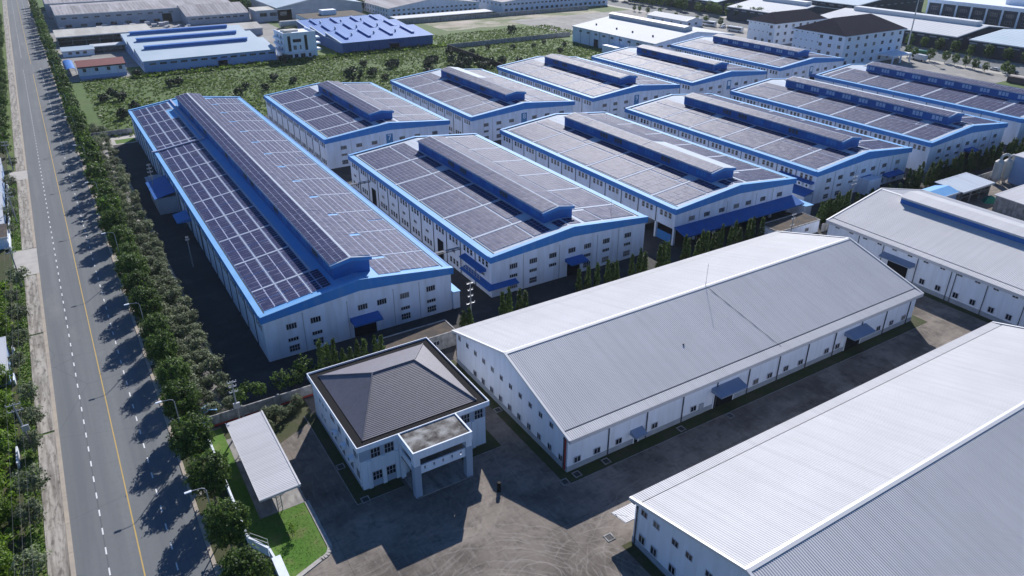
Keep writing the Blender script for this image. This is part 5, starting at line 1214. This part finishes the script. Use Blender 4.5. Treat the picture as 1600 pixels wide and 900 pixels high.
# ------------------------------------------------------------------ vegetation
def leaf_quads(v, f, c, nrm, size, rng):
    n = (nrm + Vector((rng.gauss(0, .55), rng.gauss(0, .55), rng.gauss(0, .55)))).normalized()
    a = n.orthogonal().normalized(); b = n.cross(a); t = rng.uniform(0, 6.28)
    a, b = a * math.cos(t) + b * math.sin(t), b * math.cos(t) - a * math.sin(t)
    s = size * rng.uniform(.6, 1.3); k = len(v)
    v += [c - a * s * .5, c + b * s * .33, c + a * s * .5, c - b * s * .33]
    f.append((k, k + 1, k + 2, k + 3))
def crown_mesh(name, m, rng, h0, h1, r, clumps, leaves, size, shape='round', clump_r=0.3):
    """leaf clumps spread through the crown's volume, denser at its skin"""
    v, f = [], []
    cz, rz_ = (h0 + h1) / 2, (h1 - h0) / 2
    lobes = [(rng.uniform(0, 6.28), rng.uniform(.75, 1.15)) for _ in range(7)]
    for i in range(clumps):
        u = rng.uniform(-1, 1); th = rng.uniform(0, 6.28); q = rng.uniform(.35, 1.0) ** .55
        lob = 1 + .09 * sum(math.cos(k * (th - a)) * w for k, (a, w) in zip((1, 2, 3), lobes)) / 1.6
        if shape == 'round': rr = math.sqrt(max(0, 1 - abs(u) ** 2.3))
        elif shape == 'cone': rr = (1 - (u + 1) / 2) ** .75 * (1.0 if u > -.85 else .6) + .04
        else: rr = math.sqrt(max(0, 1 - u * u)) * (.75 + .25 * (u < .2))
        c = Vector((math.cos(th) * rr * r * q * lob, math.sin(th) * rr * r * q * lob, cz + u * rz_ * (q if shape != 'cone' else 1) * rng.uniform(.92, 1.04)))
        out = Vector((c.x / r, c.y / r, (c.z - cz) / rz_ + .25))
        if out.length < .01: out = Vector((0, 0, 1))
        out.normalize()
        cr = clump_r * rng.uniform(.6, 1.35)
        for j in range(leaves):
            p = Vector((rng.gauss(0, 1), rng.gauss(0, 1), rng.gauss(0, .8)))
            if p.length > 2: p *= .5
            leaf_quads(v, f, c + p * cr * .62, out, size, rng)
    me = bpy.data.meshes.new(name); me.from_pydata([tuple(p) for p in v], [], f); me.materials.append(m); me.update()
    return me
def trunk_mesh(name, h, r, limbs, rng, reach):
    mb = MB(); mb.cyl((0, 0, 0), (rng.uniform(-.08, .08), rng.uniform(-.08, .08), h * .55), r * 1.15, r * .8, 7); mb.cyl((0, 0, h * .53), (rng.uniform(-.2, .2), rng.uniform(-.2, .2), h), r * .8, r * .25, 6)
    for i in range(limbs):
        t = 6.28 * i / limbs + rng.uniform(-.4, .4); z0 = h * rng.uniform(.42, .62); d = reach * rng.uniform(.6, .95)
        mid = (math.cos(t) * d * .45, math.sin(t) * d * .45, z0 + (h - z0) * .45)
        mb.cyl((0, 0, z0), mid, r * .5, r * .34, 5); mb.cyl(mid, (math.cos(t) * d, math.sin(t) * d, z0 + (h - z0) * .95), r * .34, r * .1, 5)
    return mb.mesh(name, [M['bark']])
def tree_proto(kind, lmat, seed, n=3, **kw):
    out = []
    for i in range(n):
        rng = random.Random(seed + i)
        h1 = kw['h1']; cm = crown_mesh(kind + '_crown', lmat, rng, kw['h0'], h1, kw['r'], kw['clumps'], kw['leaves'], kw['size'], kw.get('shape', 'round'), kw.get('cr', .3))
        tm = trunk_mesh(kind + '_trunk', kw['h0'] + (h1 - kw['h0']) * .7, kw.get('tr', .14), kw.get('limbs', 5), rng, kw['r'] * .85)
        out.append((cm, tm))
    return out
def plant(name, protos, label, cat, x, y, s=1.0, group=None, sz=None, i=None, z=0.0):
    cm, tm = protos[RNG.randrange(len(protos)) if i is None else i % len(protos)]
    t = thing(name, label, cat, (x, y, z), RNG.uniform(0, 6.28), group)
    t.scale = (s, s, sz or s)
    link('crown', cm, t); link('trunk', tm, t)
    return t

P_STREET = tree_proto('street_tree', M['leaf_street'], 11, 4, h0=1.7, h1=8.7, r=2.95, clumps=330, leaves=24, size=.34, cr=.46)
P_FAR = tree_proto('far_street_tree', M['leaf_street'], 21, 3, h0=1.5, h1=8.8, r=2.9, clumps=110, leaves=14, size=.62, cr=.6)
P_SHRUB = tree_proto('scrub_tree', M['leaf_grey'], 31, 4, h0=.4, h1=4.8, r=1.9, clumps=70, leaves=15, size=.46, cr=.6, tr=.08)
P_CYP = tree_proto('cypress', M['leaf_cypress'], 41, 4, h0=.15, h1=4.2, r=.8, clumps=90, leaves=16, size=.27, shape='cone', cr=.26, tr=.06, limbs=2)
P_BUSH = tree_proto('bush', M['leaf_dark'], 51, 4, h0=.2, h1=5.0, r=3.0, clumps=60, leaves=14, size=.75, cr=.6, tr=.1)
P_BROAD = tree_proto('young_tree', M['leaf_street'], 61, 3, h0=1.2, h1=5.0, r=1.7, clumps=60, leaves=14, size=.36, cr=.4, tr=.07)
P_FEATHER = tree_proto('feathery_tree', M['leaf_bright'], 71, 4, h0=1.0, h1=5.8, r=3.0, clumps=110, leaves=20, size=.44, cr=.6, tr=.1)
P_VERGE = tree_proto('verge_tree', M['leaf_grey'], 81, 3, h0=1.0, h1=4.2, r=1.7, clumps=70, leaves=16, size=.34, cr=.42, tr=.07)
P_TINY = tree_proto('sapling', M['leaf_bright'], 91, 1, h0=.5, h1=2.0, r=.55, clumps=26, leaves=8, size=.22, cr=.25, tr=.03, limbs=3)

TY = [59.5, 69.5, 79.0, 89.6, 99.4, 109.3, 119.5, 128.6, 137.2, 146.7, 156.7, 166.9, 176.8, 185.3, 196.0, 206.3, 216.6, 225.2, 234.7, 243.7, 254.8, 264.5, 274.7, 282.7, 295.0, 302.3, 313.9, 321.5, 328.3, 335.4, 346.1, 356.3, 365.1, 374.4, 386.2, 394.4, 405.1, 414.9, 424.3, 434.0, 443.0, 453.1, 491.4, 500.6, 510.1, 520.9, 528.7, 539, 548.6, 558.3, 570.0, 576.1, 587.1, 597.2, 605.2, 616.9, 625, 633.3, 641.9, 651.8, 660, 669.0, 684.3, 696.2, 712.8, 730.1]
for i, y in enumerate(TY):
    near = y < 200
    s = RNG.uniform(.84, 1.1) if i != 4 else 1.05
    plant('street_tree', P_STREET if near else P_FAR, f'{nth(i + 1)} street tree from the bottom in the right kerb row', 'tree', 5.9 + RNG.uniform(-.35, .35), y, s, 'street trees along the right kerb', s * RNG.uniform(.95, 1.08))
# dusty shrubs and small trees between the street trees and the long factory
ys = 111.5; i = 0
while ys < 312:
    for dx in ((-.2, 1.8, 3.6) if ys < 200 else (0.6, 3.6)):
        i += 1
        s = RNG.uniform(.55, .95)
        plant('scrub_tree', P_SHRUB, f'{nth(i)} scrub tree, counted up from the boundary wall, beside the long factory', 'scrub tree', 9.0 + dx + RNG.uniform(-.7, .7), ys + RNG.uniform(-1.2, 1.2), s, 'scrub trees beside the long factory', s * RNG.uniform(.65, .95))
    ys += 3.9 if ys < 200 else 6.0
for i, (x, y, s) in enumerate(((21.6, 111.0, .9), (24.0, 110.3, .85), (26.0, 112.2, 1.05), (28.2, 110.4, .8), (18.0, 110.8, .75), (14.5, 110.2, .8), (16.2, 112.5, .7))):
    plant('young_tree', P_BROAD, f'{nth(i + 1)} young broadleaf tree from the left behind the red based wall' if i < 4 else f'{nth(i - 3)} low broadleaf tree behind the power pole at the red based wall', 'tree', x, y, s, 'young trees behind the boundary wall')
# cypress rows
cy = []
for x, h in ((28.8, 9.0), (30.1, 7.8), (31.3, 8.3), (32.8, 5.9), (34.1, 5.8), (35.5, 6.7), (36.8, 6.7), (38.3, 7.6), (39.5, 7.2)): cy.append((x, 109.8 if x < 38 else 108.3, h / 4.2, 'behind the tiled office'))
for x, h in ((66.4, 7.2), (67.9, 7.8), (70.4, 6.9), (71.8, 6.0), (57.6, 5.6), (58.9, 5.9)): cy.append((x, 111.0, h / 4.2, 'under the front corner of the second factory'))
for x in (85.2, 87.7, 90.3, 92.9, 94.0, 95.5, 99.4, 101.9, 103.4): cy.append((x, 111.0 + RNG.uniform(-.3, .3), RNG.uniform(6.4, 8.4) / 4.2, 'along the front of the second factory'))
for x in (107.7, 108.9, 110.0, 115.3, 116.7, 119.1, 120.9, 122.3, 124.6, 126.0, 127.3, 130.0, 131.3, 133.2, 136.6, 138.0, 141.3): cy.append((x, 111.0 + RNG.uniform(-.4, .4), RNG.uniform(6.0, 8.4) / 4.2, 'before the loading bay'))
x = 164.5
while x < 176: cy.append((x, 112.0 + RNG.uniform(-.5, .5), RNG.uniform(1.3, 1.8), 'in the clump beside the white walled block')); x += 1.05
x = 181
while x < 200: cy.append((x, 113.0 + RNG.uniform(-.5, .5), RNG.uniform(.7, 1.2), 'before the porch of the factory with air conditioners')); x += 2.3
x = 207
while x < 292: cy.append((x, 114.6 + RNG.uniform(-1.2, 1.2), RNG.uniform(1.3, 1.75), 'in the dense hedge below the right hand factories')); x += 1.45
cnt = {}
for x, y, s, where in cy:
    cnt[where] = cnt.get(where, 0) + 1
    plant('cypress', P_CYP, f'{nth(cnt[where])} narrow cypress from the left {where}', 'cypress', x, y, RNG.uniform(.95, 1.2), 'cypress trees along the factory lane', s)
# scrub field bushes and trees
fb = [(123.2, 340.9, 1.35), (140.1, 371.3, .7), (135.1, 347.0, .85), (137.0, 336.0, .6), (150.5, 361.0, .85), (154.1, 362.8, .8), (22.8, 366.3, .75), (18.7, 358.0, .7), (25.1, 357.3, .85), (48.2, 374.6, .75), (52, 376, .7), (262, 424, 1.0), (170, 356, .9), (176, 362, .8), (165, 348, .8), (182, 352, 1.0), (190, 358, .9), (186, 344, 1.0), (178, 338, .9), (194, 348, .9), (160, 335, .8), (195, 337, 1.0), (188, 332, .9), (204, 340, .8), (212, 336, .7), (98, 352, .6), (92, 362, .7), (83, 345, .6), (76, 352, .6), (70, 340, .7), (108.5, 402, .9), (38, 406, .7), (196, 384, .6), (192, 376, .7), (204, 372, .6), (220, 382, .5), (232, 374, .55), (245, 372, .5), (256, 378, .5), (262, 366, .5), (248, 350, .6), (56, 330, .7), (44, 336, .6), (36, 327, .7), (28, 335, .8), (22, 324, .8), (62, 318, .7)]
for i, (x, y, s) in enumerate(fb):
    plant('field_bush', P_BUSH, ('large dark round bush standing alone in the scrub field behind the factory numbered 7' if i == 0 else f'{nth(i)} dark scrub field bush, counted from the lone large one'), 'bush', x, y, s, 'dark bushes in the scrub field')
for i in range(26):
    if i < 15: x, y = RNG.uniform(140, 172), RNG.uniform(612, 672)
    else: x, y = RNG.uniform(216, 240) - 4, RNG.uniform(530, 600)
    k = i + 1 if i < 15 else i - 14
    plant('far_tree', P_FAR, f'{nth(k)} tree in the clump ' + ('left of the big pale gabled hall' if i < 15 else 'beside the white gabled works'), 'tree', x, y, RNG.uniform(.8, 1.1), 'far tree clumps')
# rows along the far right road
rr = [(431.5, 259.4), (431.5, 250.5), (431.5, 241.5), (431.5, 232.4), (431.5, 223.5), (431.5, 214.3), (431.5, 204), (431.5, 195), (431.5, 186), (431.5, 270), (431.5, 282)]
for i, (x, y) in enumerate(rr): plant('roadside_tree', P_FAR, f'{nth(i + 1)} round topped tree from the mast, before the charcoal works', 'tree', x, y, RNG.uniform(.72, .95), 'trees before the charcoal works')
for i, (x, y) in enumerate(((397, 246), (402, 241), (400, 236), (401.2, 227.8), (403.1, 220.5), (400.7, 214), (400.7, 208.2), (398, 202), (396.3, 196.0), (404, 191.5), (400, 188), (396, 184))): plant('verge_tree', P_FAR, f'{nth(i + 1)} small dark far road tree, counted from the hip roofed block', 'tree', x, y, RNG.uniform(.45, .8), 'trees on the near verge of the far road')
for i in range(34): plant('far_tree', P_FAR, f'{nth(i + 1)} tree from the right in the dark belt along the far road', 'tree', 428 + RNG.uniform(-2, 6) - (2 if i % 2 else 0), 345 + i * 6.2 + RNG.uniform(-2, 2), RNG.uniform(.8, 1.2), 'dark tree belt along the far road')
for i in range(10): plant('far_tree', P_FAR, f'{nth(i + 1)} tree from the right dotted round the far car park', 'tree', 396 + RNG.uniform(-6, 2), 375 + i * 10 + RNG.uniform(-3, 3), RNG.uniform(.4, .7), 'trees round the far car park')
# left side of the road
for i, (x, y, s) in enumerate(((-15.6, 276, 1.0), (-16.4, 255.2, 1.0), (-16.3, 244, .9), (-16.0, 236, .8), (-16.8, 226, 1.1), (-16.5, 216, .7), (-15.9, 180.4, 1.25), (-17.0, 172, .9), (-16.2, 162, 1.1), (-16.2, 150.5, 1.1), (-16.8, 143, .9), (-15.4, 130.3, .95), (-15.0, 122.0, 1.05), (-15.4, 115.5, .9), (-15.8, 104.4, 1.25), (-16.1, 97.6, 1.05), (-16.2, 87.6, 1.15), (-16.0, 80, 1.0))):
    plant('verge_tree', P_VERGE, f'{nth(i + 1)} dusty tree on the left verge, counted towards the viewer', 'tree', x, y, s, 'roadside trees on the left verge')
for i in range(26):
    plant('verge_tree', P_FAR, f'{nth(i + 1)} far left roadside tree beyond the sheds, counted away from the viewer', 'tree', -17.0 + RNG.uniform(-1, .3), 292 + i * 14.5, RNG.uniform(.55, .85), 'far roadside trees on the left verge')
k = 0
for yy in range(76, 172, 6):
    for xx in (-20.8, -26.0):
        if 136 < yy < 152 and xx > -23: continue
        k += 1
        plant('feathery_tree', P_FEATHER, f'{nth(k)} feathery green tree of the lower left thicket, counted away from the viewer', 'tree', xx + RNG.uniform(-.8, .8), yy + RNG.uniform(-2, 2), RNG.uniform(.75, 1.05), 'feathery trees at lower left')
plant('sapling', P_TINY, 'single young sapling in the middle of the entrance lawn', 'sapling', 13.3, 77.6, 1.15)
for i, (x, y, s) in enumerate(((9.0, 72.5, 1.0), (8.8, 71.0, .9), (8.95, 74.0, .8), (9.1, 69.6, .9))):
    plant('hedge_shrub', P_TINY, f'{nth(i + 1)} low green shrub in the strip left of the gate pier', 'shrub', x, y, s, 'shrubs left of the gate pier')
for i, (x, y, s) in enumerate(((17.3, 104.5, .55), (18.8, 105.2, .45), (19.8, 103.6, .5), (21.4, 104.4, .4), (22.8, 105.6, .5), (16.9, 101.8, .4))):
    plant('weedy_bush', P_SHRUB, f'{nth(i + 1)} low weedy bush from the left on the rough ground between canopy and office', 'bush', x, y, s, 'weedy bushes beside the office')

# uncountable ground cover: scrub on the field, grass on the lawns
def tufts(name, n, areas, size, m, seed, hfac=.6, keep=None):
    rng = random.Random(seed); v, f = [], []
    tot = sum((a[2] - a[0]) * (a[3] - a[1]) for a in areas)
    for a in areas:
        for i in range(int(n * (a[2] - a[0]) * (a[3] - a[1]) / tot)):
            x, y = rng.uniform(a[0], a[2]), rng.uniform(a[1], a[3])
            dn = math.sin(x * .11 + 1.3 * math.sin(y * .07)) + math.sin(y * .13 + x * .05)
            if keep and rng.random() > keep + .22 * dn: continue
            s = size * rng.uniform(.5, 1.5)
            for q in range(3):
                leaf_quads(v, f, Vector((x + rng.uniform(-.4, .4) * s, y + rng.uniform(-.4, .4) * s, s * hfac * rng.uniform(.3, 1))), Vector((rng.uniform(-.6, .6), rng.uniform(-.6, .6), .8)), s, rng)
    me = bpy.data.meshes.new(name); me.from_pydata([tuple(p) for p in v], [], f); me.materials.append(m); me.update()
    o = link(name, me); o['kind'] = 'stuff'; return o
tufts('field_scrub', 30000, [(14, 297, 200, 408), (200, 300, 274, 393), (205, 397, 300, 440), (114, 395, 205, 407)], 0.9, M['leaf_field'], 5, .28, .8)
tufts('reed_grass', 2600, [(36, 400, 205, 408)], 1.1, M['leaf_bright'], 6, .8)
tufts('entrance_grass', 5000, [(8.3, 79.5, 16.2, 82.8), (10.6, 71.8, 16.0, 79.5), (4.3, 56, 7.6, 77.6)], .10, M['grass_blade'], 8, .3)
tufts('verge_grass', 5200, [(-17.2, 60, -15.2, 186), (-17.2, 204, -15.2, 262)], .30, M['grass_blade'], 9, .4)
tufts('thicket_undergrowth', 5200, [(-36, 70, -17.8, 186)], .8, M['leaf_bright'], 10, .6)

# ------------------------------------------------------------------ street lamps, power poles, cables
LAMP = thing('street_lamp', 'curved arm street lamp by the kerb', 'street lamp', (4.6, 64, 0), 0, 'street lamps along the right kerb')
mb = MB(); mb.cyl((0, 0, 0), (0, 0, 9.3), .10, .065, 8); part('pole', mb, M['steel'], LAMP)
mb = MB(); mb.cyl((0, 0, 0), (0, 0, .35), .2, .16, 8); part('base', mb, M['concrete'], LAMP)
mb = MB(); mb.tube([(0, 0, 9.2), (-.12, 0, 9.65), (-.5, 0, 9.88), (-1.7, 0, 10.0)], .05, 6); part('arm', mb, M['steel'], LAMP)
mb = MB(); mb.slab([(-2.5, -.14, 10.06), (-1.65, -.16, 10.08), (-1.65, .16, 10.08), (-2.5, .14, 10.06)], .14); part('lamp_head', mb, M['fresh_white'], LAMP)
ys = [81.5, 103.6, 138.8, 177.3, 216.7, 256, 295, 334, 373, 412, 451, 490, 530, 570]
for i, y in enumerate(ys):
    lb = f'{nth(i + 1)} curved arm street lamp from the bottom along the right kerb'
    if i == 0: LAMP.location.y = y; LAMP['label'] = lb
    else: clone(LAMP, (4.6, y, 0), 0, lb)
def power_pole(label, x, y, h, arms, lean=0.0, transformer=False, stand=False, z=0):
    t = thing('power_pole', label, 'power pole', (x, y, z), RNG.uniform(-.05, .05), 'concrete power poles')
    mb = MB(); mb.cyl((0, 0, 0), (lean, 0, h), .17, .10, 8); part('pole', mb, M['concrete_pole'], t)
    for i, (zz, w) in enumerate(arms):
        mb = MB(); mb.box(-w / 2 + lean * zz / h, -.06, zz - .05, w / 2 + lean * zz / h, .06, zz + .06); a = part('cross_arm', mb, M['steel'], t)
        mb = MB()
        for q in (-.46, -.16, .16, .46):
            mb.cyl((w * q + lean, 0, zz + .06), (w * q + lean, 0, zz + .34), .07, .05, 6)
        part('insulators', mb, M['porcelain'], a)
    if transformer:
        mb = MB(); mb.box(-.5, -.45, h * .45, .5, -.12, h * .45 + 1.0); part('switch_box', mb, M['steel'], t)
    if stand:
        mb = MB()
        for a, b in (((-1.1, -.8, 0), (1.1, -.8, 0)), ((-1.1, .8, 0), (1.1, .8, 0)), ((-1.1, -.8, 0), (-1.1, .8, 0)), ((1.1, -.8, 0), (1.1, .8, 0))): mb.tube([(a[0], a[1], .9), (b[0], b[1], .9)], .03, 5); mb.tube([(a[0], a[1], 0), (a[0], a[1], .9)], .03, 5)
        part('guard_frame', mb, M['steel'], t)
        mb = MB(); mb.cyl((-.6, .1, .2), (-.6, .1, .9), .22, .22, 10); part('meter_drum', mb, M['fresh_white'], t)
    return t
power_pole('tall power pole with insulators and a steel guard frame just behind the parking canopy', 13.2, 105.0, 9.0, ((7.0, 1.4), (8.0, 1.2), (8.8, 1.4)), 0, True, True)
power_pole('power pole with four cross arms in the lane between the first two factories', 61.5, 115.2, 9.0, ((4.2, 2.0), (5.8, 1.2), (7.2, 1.2), (8.7, 1.6)))
power_pole('power pole beside the white walled block under the end of the loading bay awning', 147.2, 107.2, 8.0, ((5.0, 1.6), (6.8, 1.4), (7.8, 1.6)))
power_pole('power pole with many insulators before the factory with air conditioners', 182.0, 115.5, 9.0, ((6.5, 2.4), (7.6, 1.8), (8.7, 2.4)))
power_pole('single pole with a ragged top in the dark yard halfway along the long factory', 18.6, 171.5, 7.5, ((6.8, .8), (7.4, .6)))
power_pole('pole crowded with insulators beside the blue lean-to roof of the long factory', 18.4, 221.5, 11.0, ((7.4, 1.2), (8.6, 1.4), (9.6, 1.2), (10.6, .9)))
power_pole('nearest double arm power pole on the left verge, cables running to the bottom edge', -15.6, 116.0, 9.2, ((7.8, 2.0), (8.9, 2.0)), -.5, True)
power_pole('power pole on the left verge beside the lower edge of the first crossover', -15.6, 181.0, 9.5, ((8.2, 2.0), (9.2, 1.6)))
power_pole('power pole on the left verge in front of the second sawtooth shed', -15.7, 224.0, 9.5, ((7.2, 2.2), (8.2, 2.2), (9.2, 1.6)))
power_pole('power pole on the left verge at the bottom left corner', -15.6, 68.0, 9.2, ((7.8, 2.0), (8.9, 2.0)))
power_pole('farthest visible power pole on the left verge by the second crossover', -15.7, 274, 9.5, ((8.2, 2.0), (9.2, 1.6)))
def cable(label, pts, sag=.7, r=.014):
    mb = MB()
    for a, b in zip(pts, pts[1:]):
        a, b = Vector(a), Vector(b); pv = a
        for i in range(1, 9):
            q = i / 8; p = a.lerp(b, q) - Vector((0, 0, sag * 4 * q * (1 - q))); mb.cyl(pv, p, r, r, 4, 0, False); pv = p
    o = part('overhead_cable', mb, M['wire']); tag(o, label, 'cable', 'overhead cables over the left verge'); return o
for q, lb in ((-.9, 'outer overhead cable over the left verge, farthest from the road'), (.0, 'middle overhead cable running over the left verge trees'), (.9, 'overhead cable of the left verge nearest the road')):
    cable(lb, [(-15.6 + q, 30, 9.2), (-15.6 + q, 68, 9.2), (-16.0 + q, 116, 9.2), (-15.6 + q, 181, 9.4), (-15.7 + q, 224, 9.4), (-15.7 + q, 274, 9.4)])
MS = thing('floodlight_mast', 'very tall slim steel mast between the hip roofed block and the charcoal works', 'mast', (413.2, 248.8, 0))
mb = MB(); mb.cyl((0, 0, 0), (0, 0, 31), .45, .2, 10); part('shaft', mb, M['steel'], MS)
mb = MB(); mb.cyl((0, 0, 30.0), (0, 0, 30.5), 1.1, 1.1, 12); mb.box(-1.6, -.3, 29.2, 1.6, .3, 29.9); part('light_crown', mb, M['steel'], MS)
for i, (x, y, z, lb) in enumerate(((106.0, 127.0, 10.3, 'thin lightning rod on the right slope of the second factory'), (155, 191, 10.4, 'thin lightning rod at the far end of the loading bay factory'), (96, 292, 10.0, 'thin lightning rod behind the factory numbered 7'), (147, 262, 11.3, 'thin lightning rod on the ridge of the factory right of number 7'))):
    t = thing('lightning_rod', lb, 'lightning rod', (x, y, z), 0, 'lightning rods on the solar factories'); mb = MB(); mb.cyl((0, 0, -.4), (0, 0, 3.6), .04, .03, 6); part('rod', mb, M['steel'], t)

# ------------------------------------------------------------------ vehicles
def vehicle(name, label, cat, x, y, rz, kind, paint, group=None):
    t = thing(name, label, cat, (x, y, 0), rz, group)
    L_, W_ = {'car': (4.4, 1.8), 'bus': (11, 2.5), 'truck': (8, 2.4)}[kind]
    mb = MB()
    if kind == 'car':
        mb.prism_y([(-2.2, .35), (2.2, .35), (2.2, .8), (1.3, .92), (.7, 1.45), (-1.2, 1.45), (-2.0, .95), (-2.2, .85)], -.88, .88)
    elif kind == 'bus':
        mb.prism_y([(-5.5, .4), (5.5, .4), (5.5, 2.9), (5.2, 3.1), (-5.3, 3.1), (-5.5, 2.9)], -1.25, 1.25)
    else:
        mb.box(-4, -1.2, .9, 1.8, 1.2, 3.3); mb.prism_y([(2.0, .5), (4.0, .5), (4.0, 1.5), (3.6, 2.5), (2.0, 2.5)], -1.15, 1.15); mb.box(-3.9, -.8, .5, 3.9, .8, .9)
    part('body', mb, M[paint], t)
    mb = MB()
    if kind == 'car': mb.prism_y([(1.12, .95), (.66, 1.38), (-1.15, 1.38), (-1.75, .97)], -.9, .9)
    elif kind == 'bus': mb.box(-5.2, -1.27, 1.5, 5.51, 1.27, 2.5)
    else: mb.prism_y([(2.6, 1.55), (4.02, 1.5), (3.64, 2.35), (2.6, 2.35)], -1.17, 1.17)
    part('windows', mb, M['glass'], t)
    for sx_ in (-.32, .32):
        for sy in (-1, 1):
            mb = MB(); r = .33 if kind == 'car' else .5; mb.cyl((sx_ * L_, sy * W_ * .42, r), (sx_ * L_, sy * W_ * .5, r), r, r, 10); part('wheel', mb, M['black'], t)
    return t
for i, (x, y) in enumerate(((394, 396), (391, 379), (387.5, 352))):
    vehicle('parked_bus', f'{nth(i + 1)} white bus from the top beside the white lodge', 'bus', x, y, rad(97), 'bus', 'vehicle_white', 'white buses in the far car park')
vehicle('parked_lorry', 'green lorry parked behind the round trees beside the hip roofed block', 'lorry', 408.5, 238, rad(95), 'truck', 'vehicle_green')
vehicle('parked_lorry', 'white lorry on the shaded forecourt right of the hip roofed block', 'lorry', 397, 231, rad(80), 'truck', 'vehicle_white')
for i in range(12):
    vehicle('parked_car', f'{nth(i + 1)} parked car from the near end of the far car park', 'car', 398.5 - (i % 2) * 6, 322 + i * 6.4, rad(8), 'car', ('vehicle_white', 'vehicle_dark', 'vehicle_red', 'vehicle_white')[i % 4], 'cars in the far car park')
for i in range(4):
    vehicle('parked_car', f'{nth(i + 1)} car from the mast on the verge of the far right road', 'car', 405.5, 205 - i * 9, rad(92), 'car', ('vehicle_white', 'vehicle_white', 'vehicle_dark', 'vehicle_white')[i], 'cars on the far road verge')
CT = thing('shipping_container', 'brown container at the right edge beyond the rightmost solar factory', 'container', (383, 164, 0))
mb = MB(); ribs(mb, 0, .2, 0, 2.8, 0, 14.5, .5, 0.0)
mb = MB(); mb.box(0, 0, .15, 2.6, 14.5, 2.8)
for i in range(28): mb.box(-.05, .3 + i * .5, .3, 0, .55 + i * .5, 2.65)
part('body', mb, M['brown_box'], CT)
mb = MB()
for a in ((-.06, -.06), (2.5, -.06), (-.06, 14.4), (2.5, 14.4)): mb.box(a[0], a[1], 0, a[0] + .16, a[1] + .16, 2.86)
part('corner_posts', mb, M['dark_steel'], CT)

TS = thing('tarpaulin_shelter', 'small light blue tarpaulin shelter among the shrubs behind the boundary wall', 'shelter', (8.6, 109.6, 0))
mb = MB(); mb.slab([(0, 0, 1.5), (1.0, 0, 2.0), (1.0, 1.9, 2.0), (0, 1.9, 1.5)], 0.05); mb.slab([(1.0, 0, 1.998), (2.1, 0, 1.55), (2.1, 1.9, 1.45), (1.0, 1.9, 1.998)], 0.05); part('tarpaulin', mb, M['eave_blue'], TS)
for x, y in ((.05, .05), (2.0, .05), (.05, 1.8), (2.0, 1.8)):
    mb = MB(); mb.cyl((x, y, 0), (x, y, 1.5), .04, .04, 6); part('prop', mb, M['steel'], TS)
RB = thing('rubbish_bag', 'small dark blue rubbish bag at the kerb below the nearest street trees', 'bag', (4.2, 74.4, 0.02))
mb = MB(); mb.cyl((0, 0, 0), (.03, 0, .35), .34, .36, 9); mb.cyl((.03, 0, .35), (.06, .02, .62), .36, .10, 9); mb.cyl((.06, .02, .62), (.10, .04, .78), .07, .13, 7); part('bag_body', mb, M['blue_deep'], RB)

# thin air between the viewer and the far works
hz = MB(); hz.box(-2600, -900, -1.0, 2600, 3600, 92)
hzm = bpy.data.materials.new('thin air haze'); hzm.use_nodes = True
_n = hzm.node_tree; _n.nodes.remove(_n.nodes['Principled BSDF'])
_v = _n.nodes.new('ShaderNodeVolumePrincipled'); _v.inputs['Color'].default_value = (0.80, 0.88, 1.0, 1); _v.inputs['Density'].default_value = 0.00005; _v.inputs['Anisotropy'].default_value = 0.3
_n.links.new(_v.outputs[0], _n.nodes['Material Output'].inputs['Volume'])
hzo = part('haze', hz, hzm); hzo['kind'] = 'stuff'
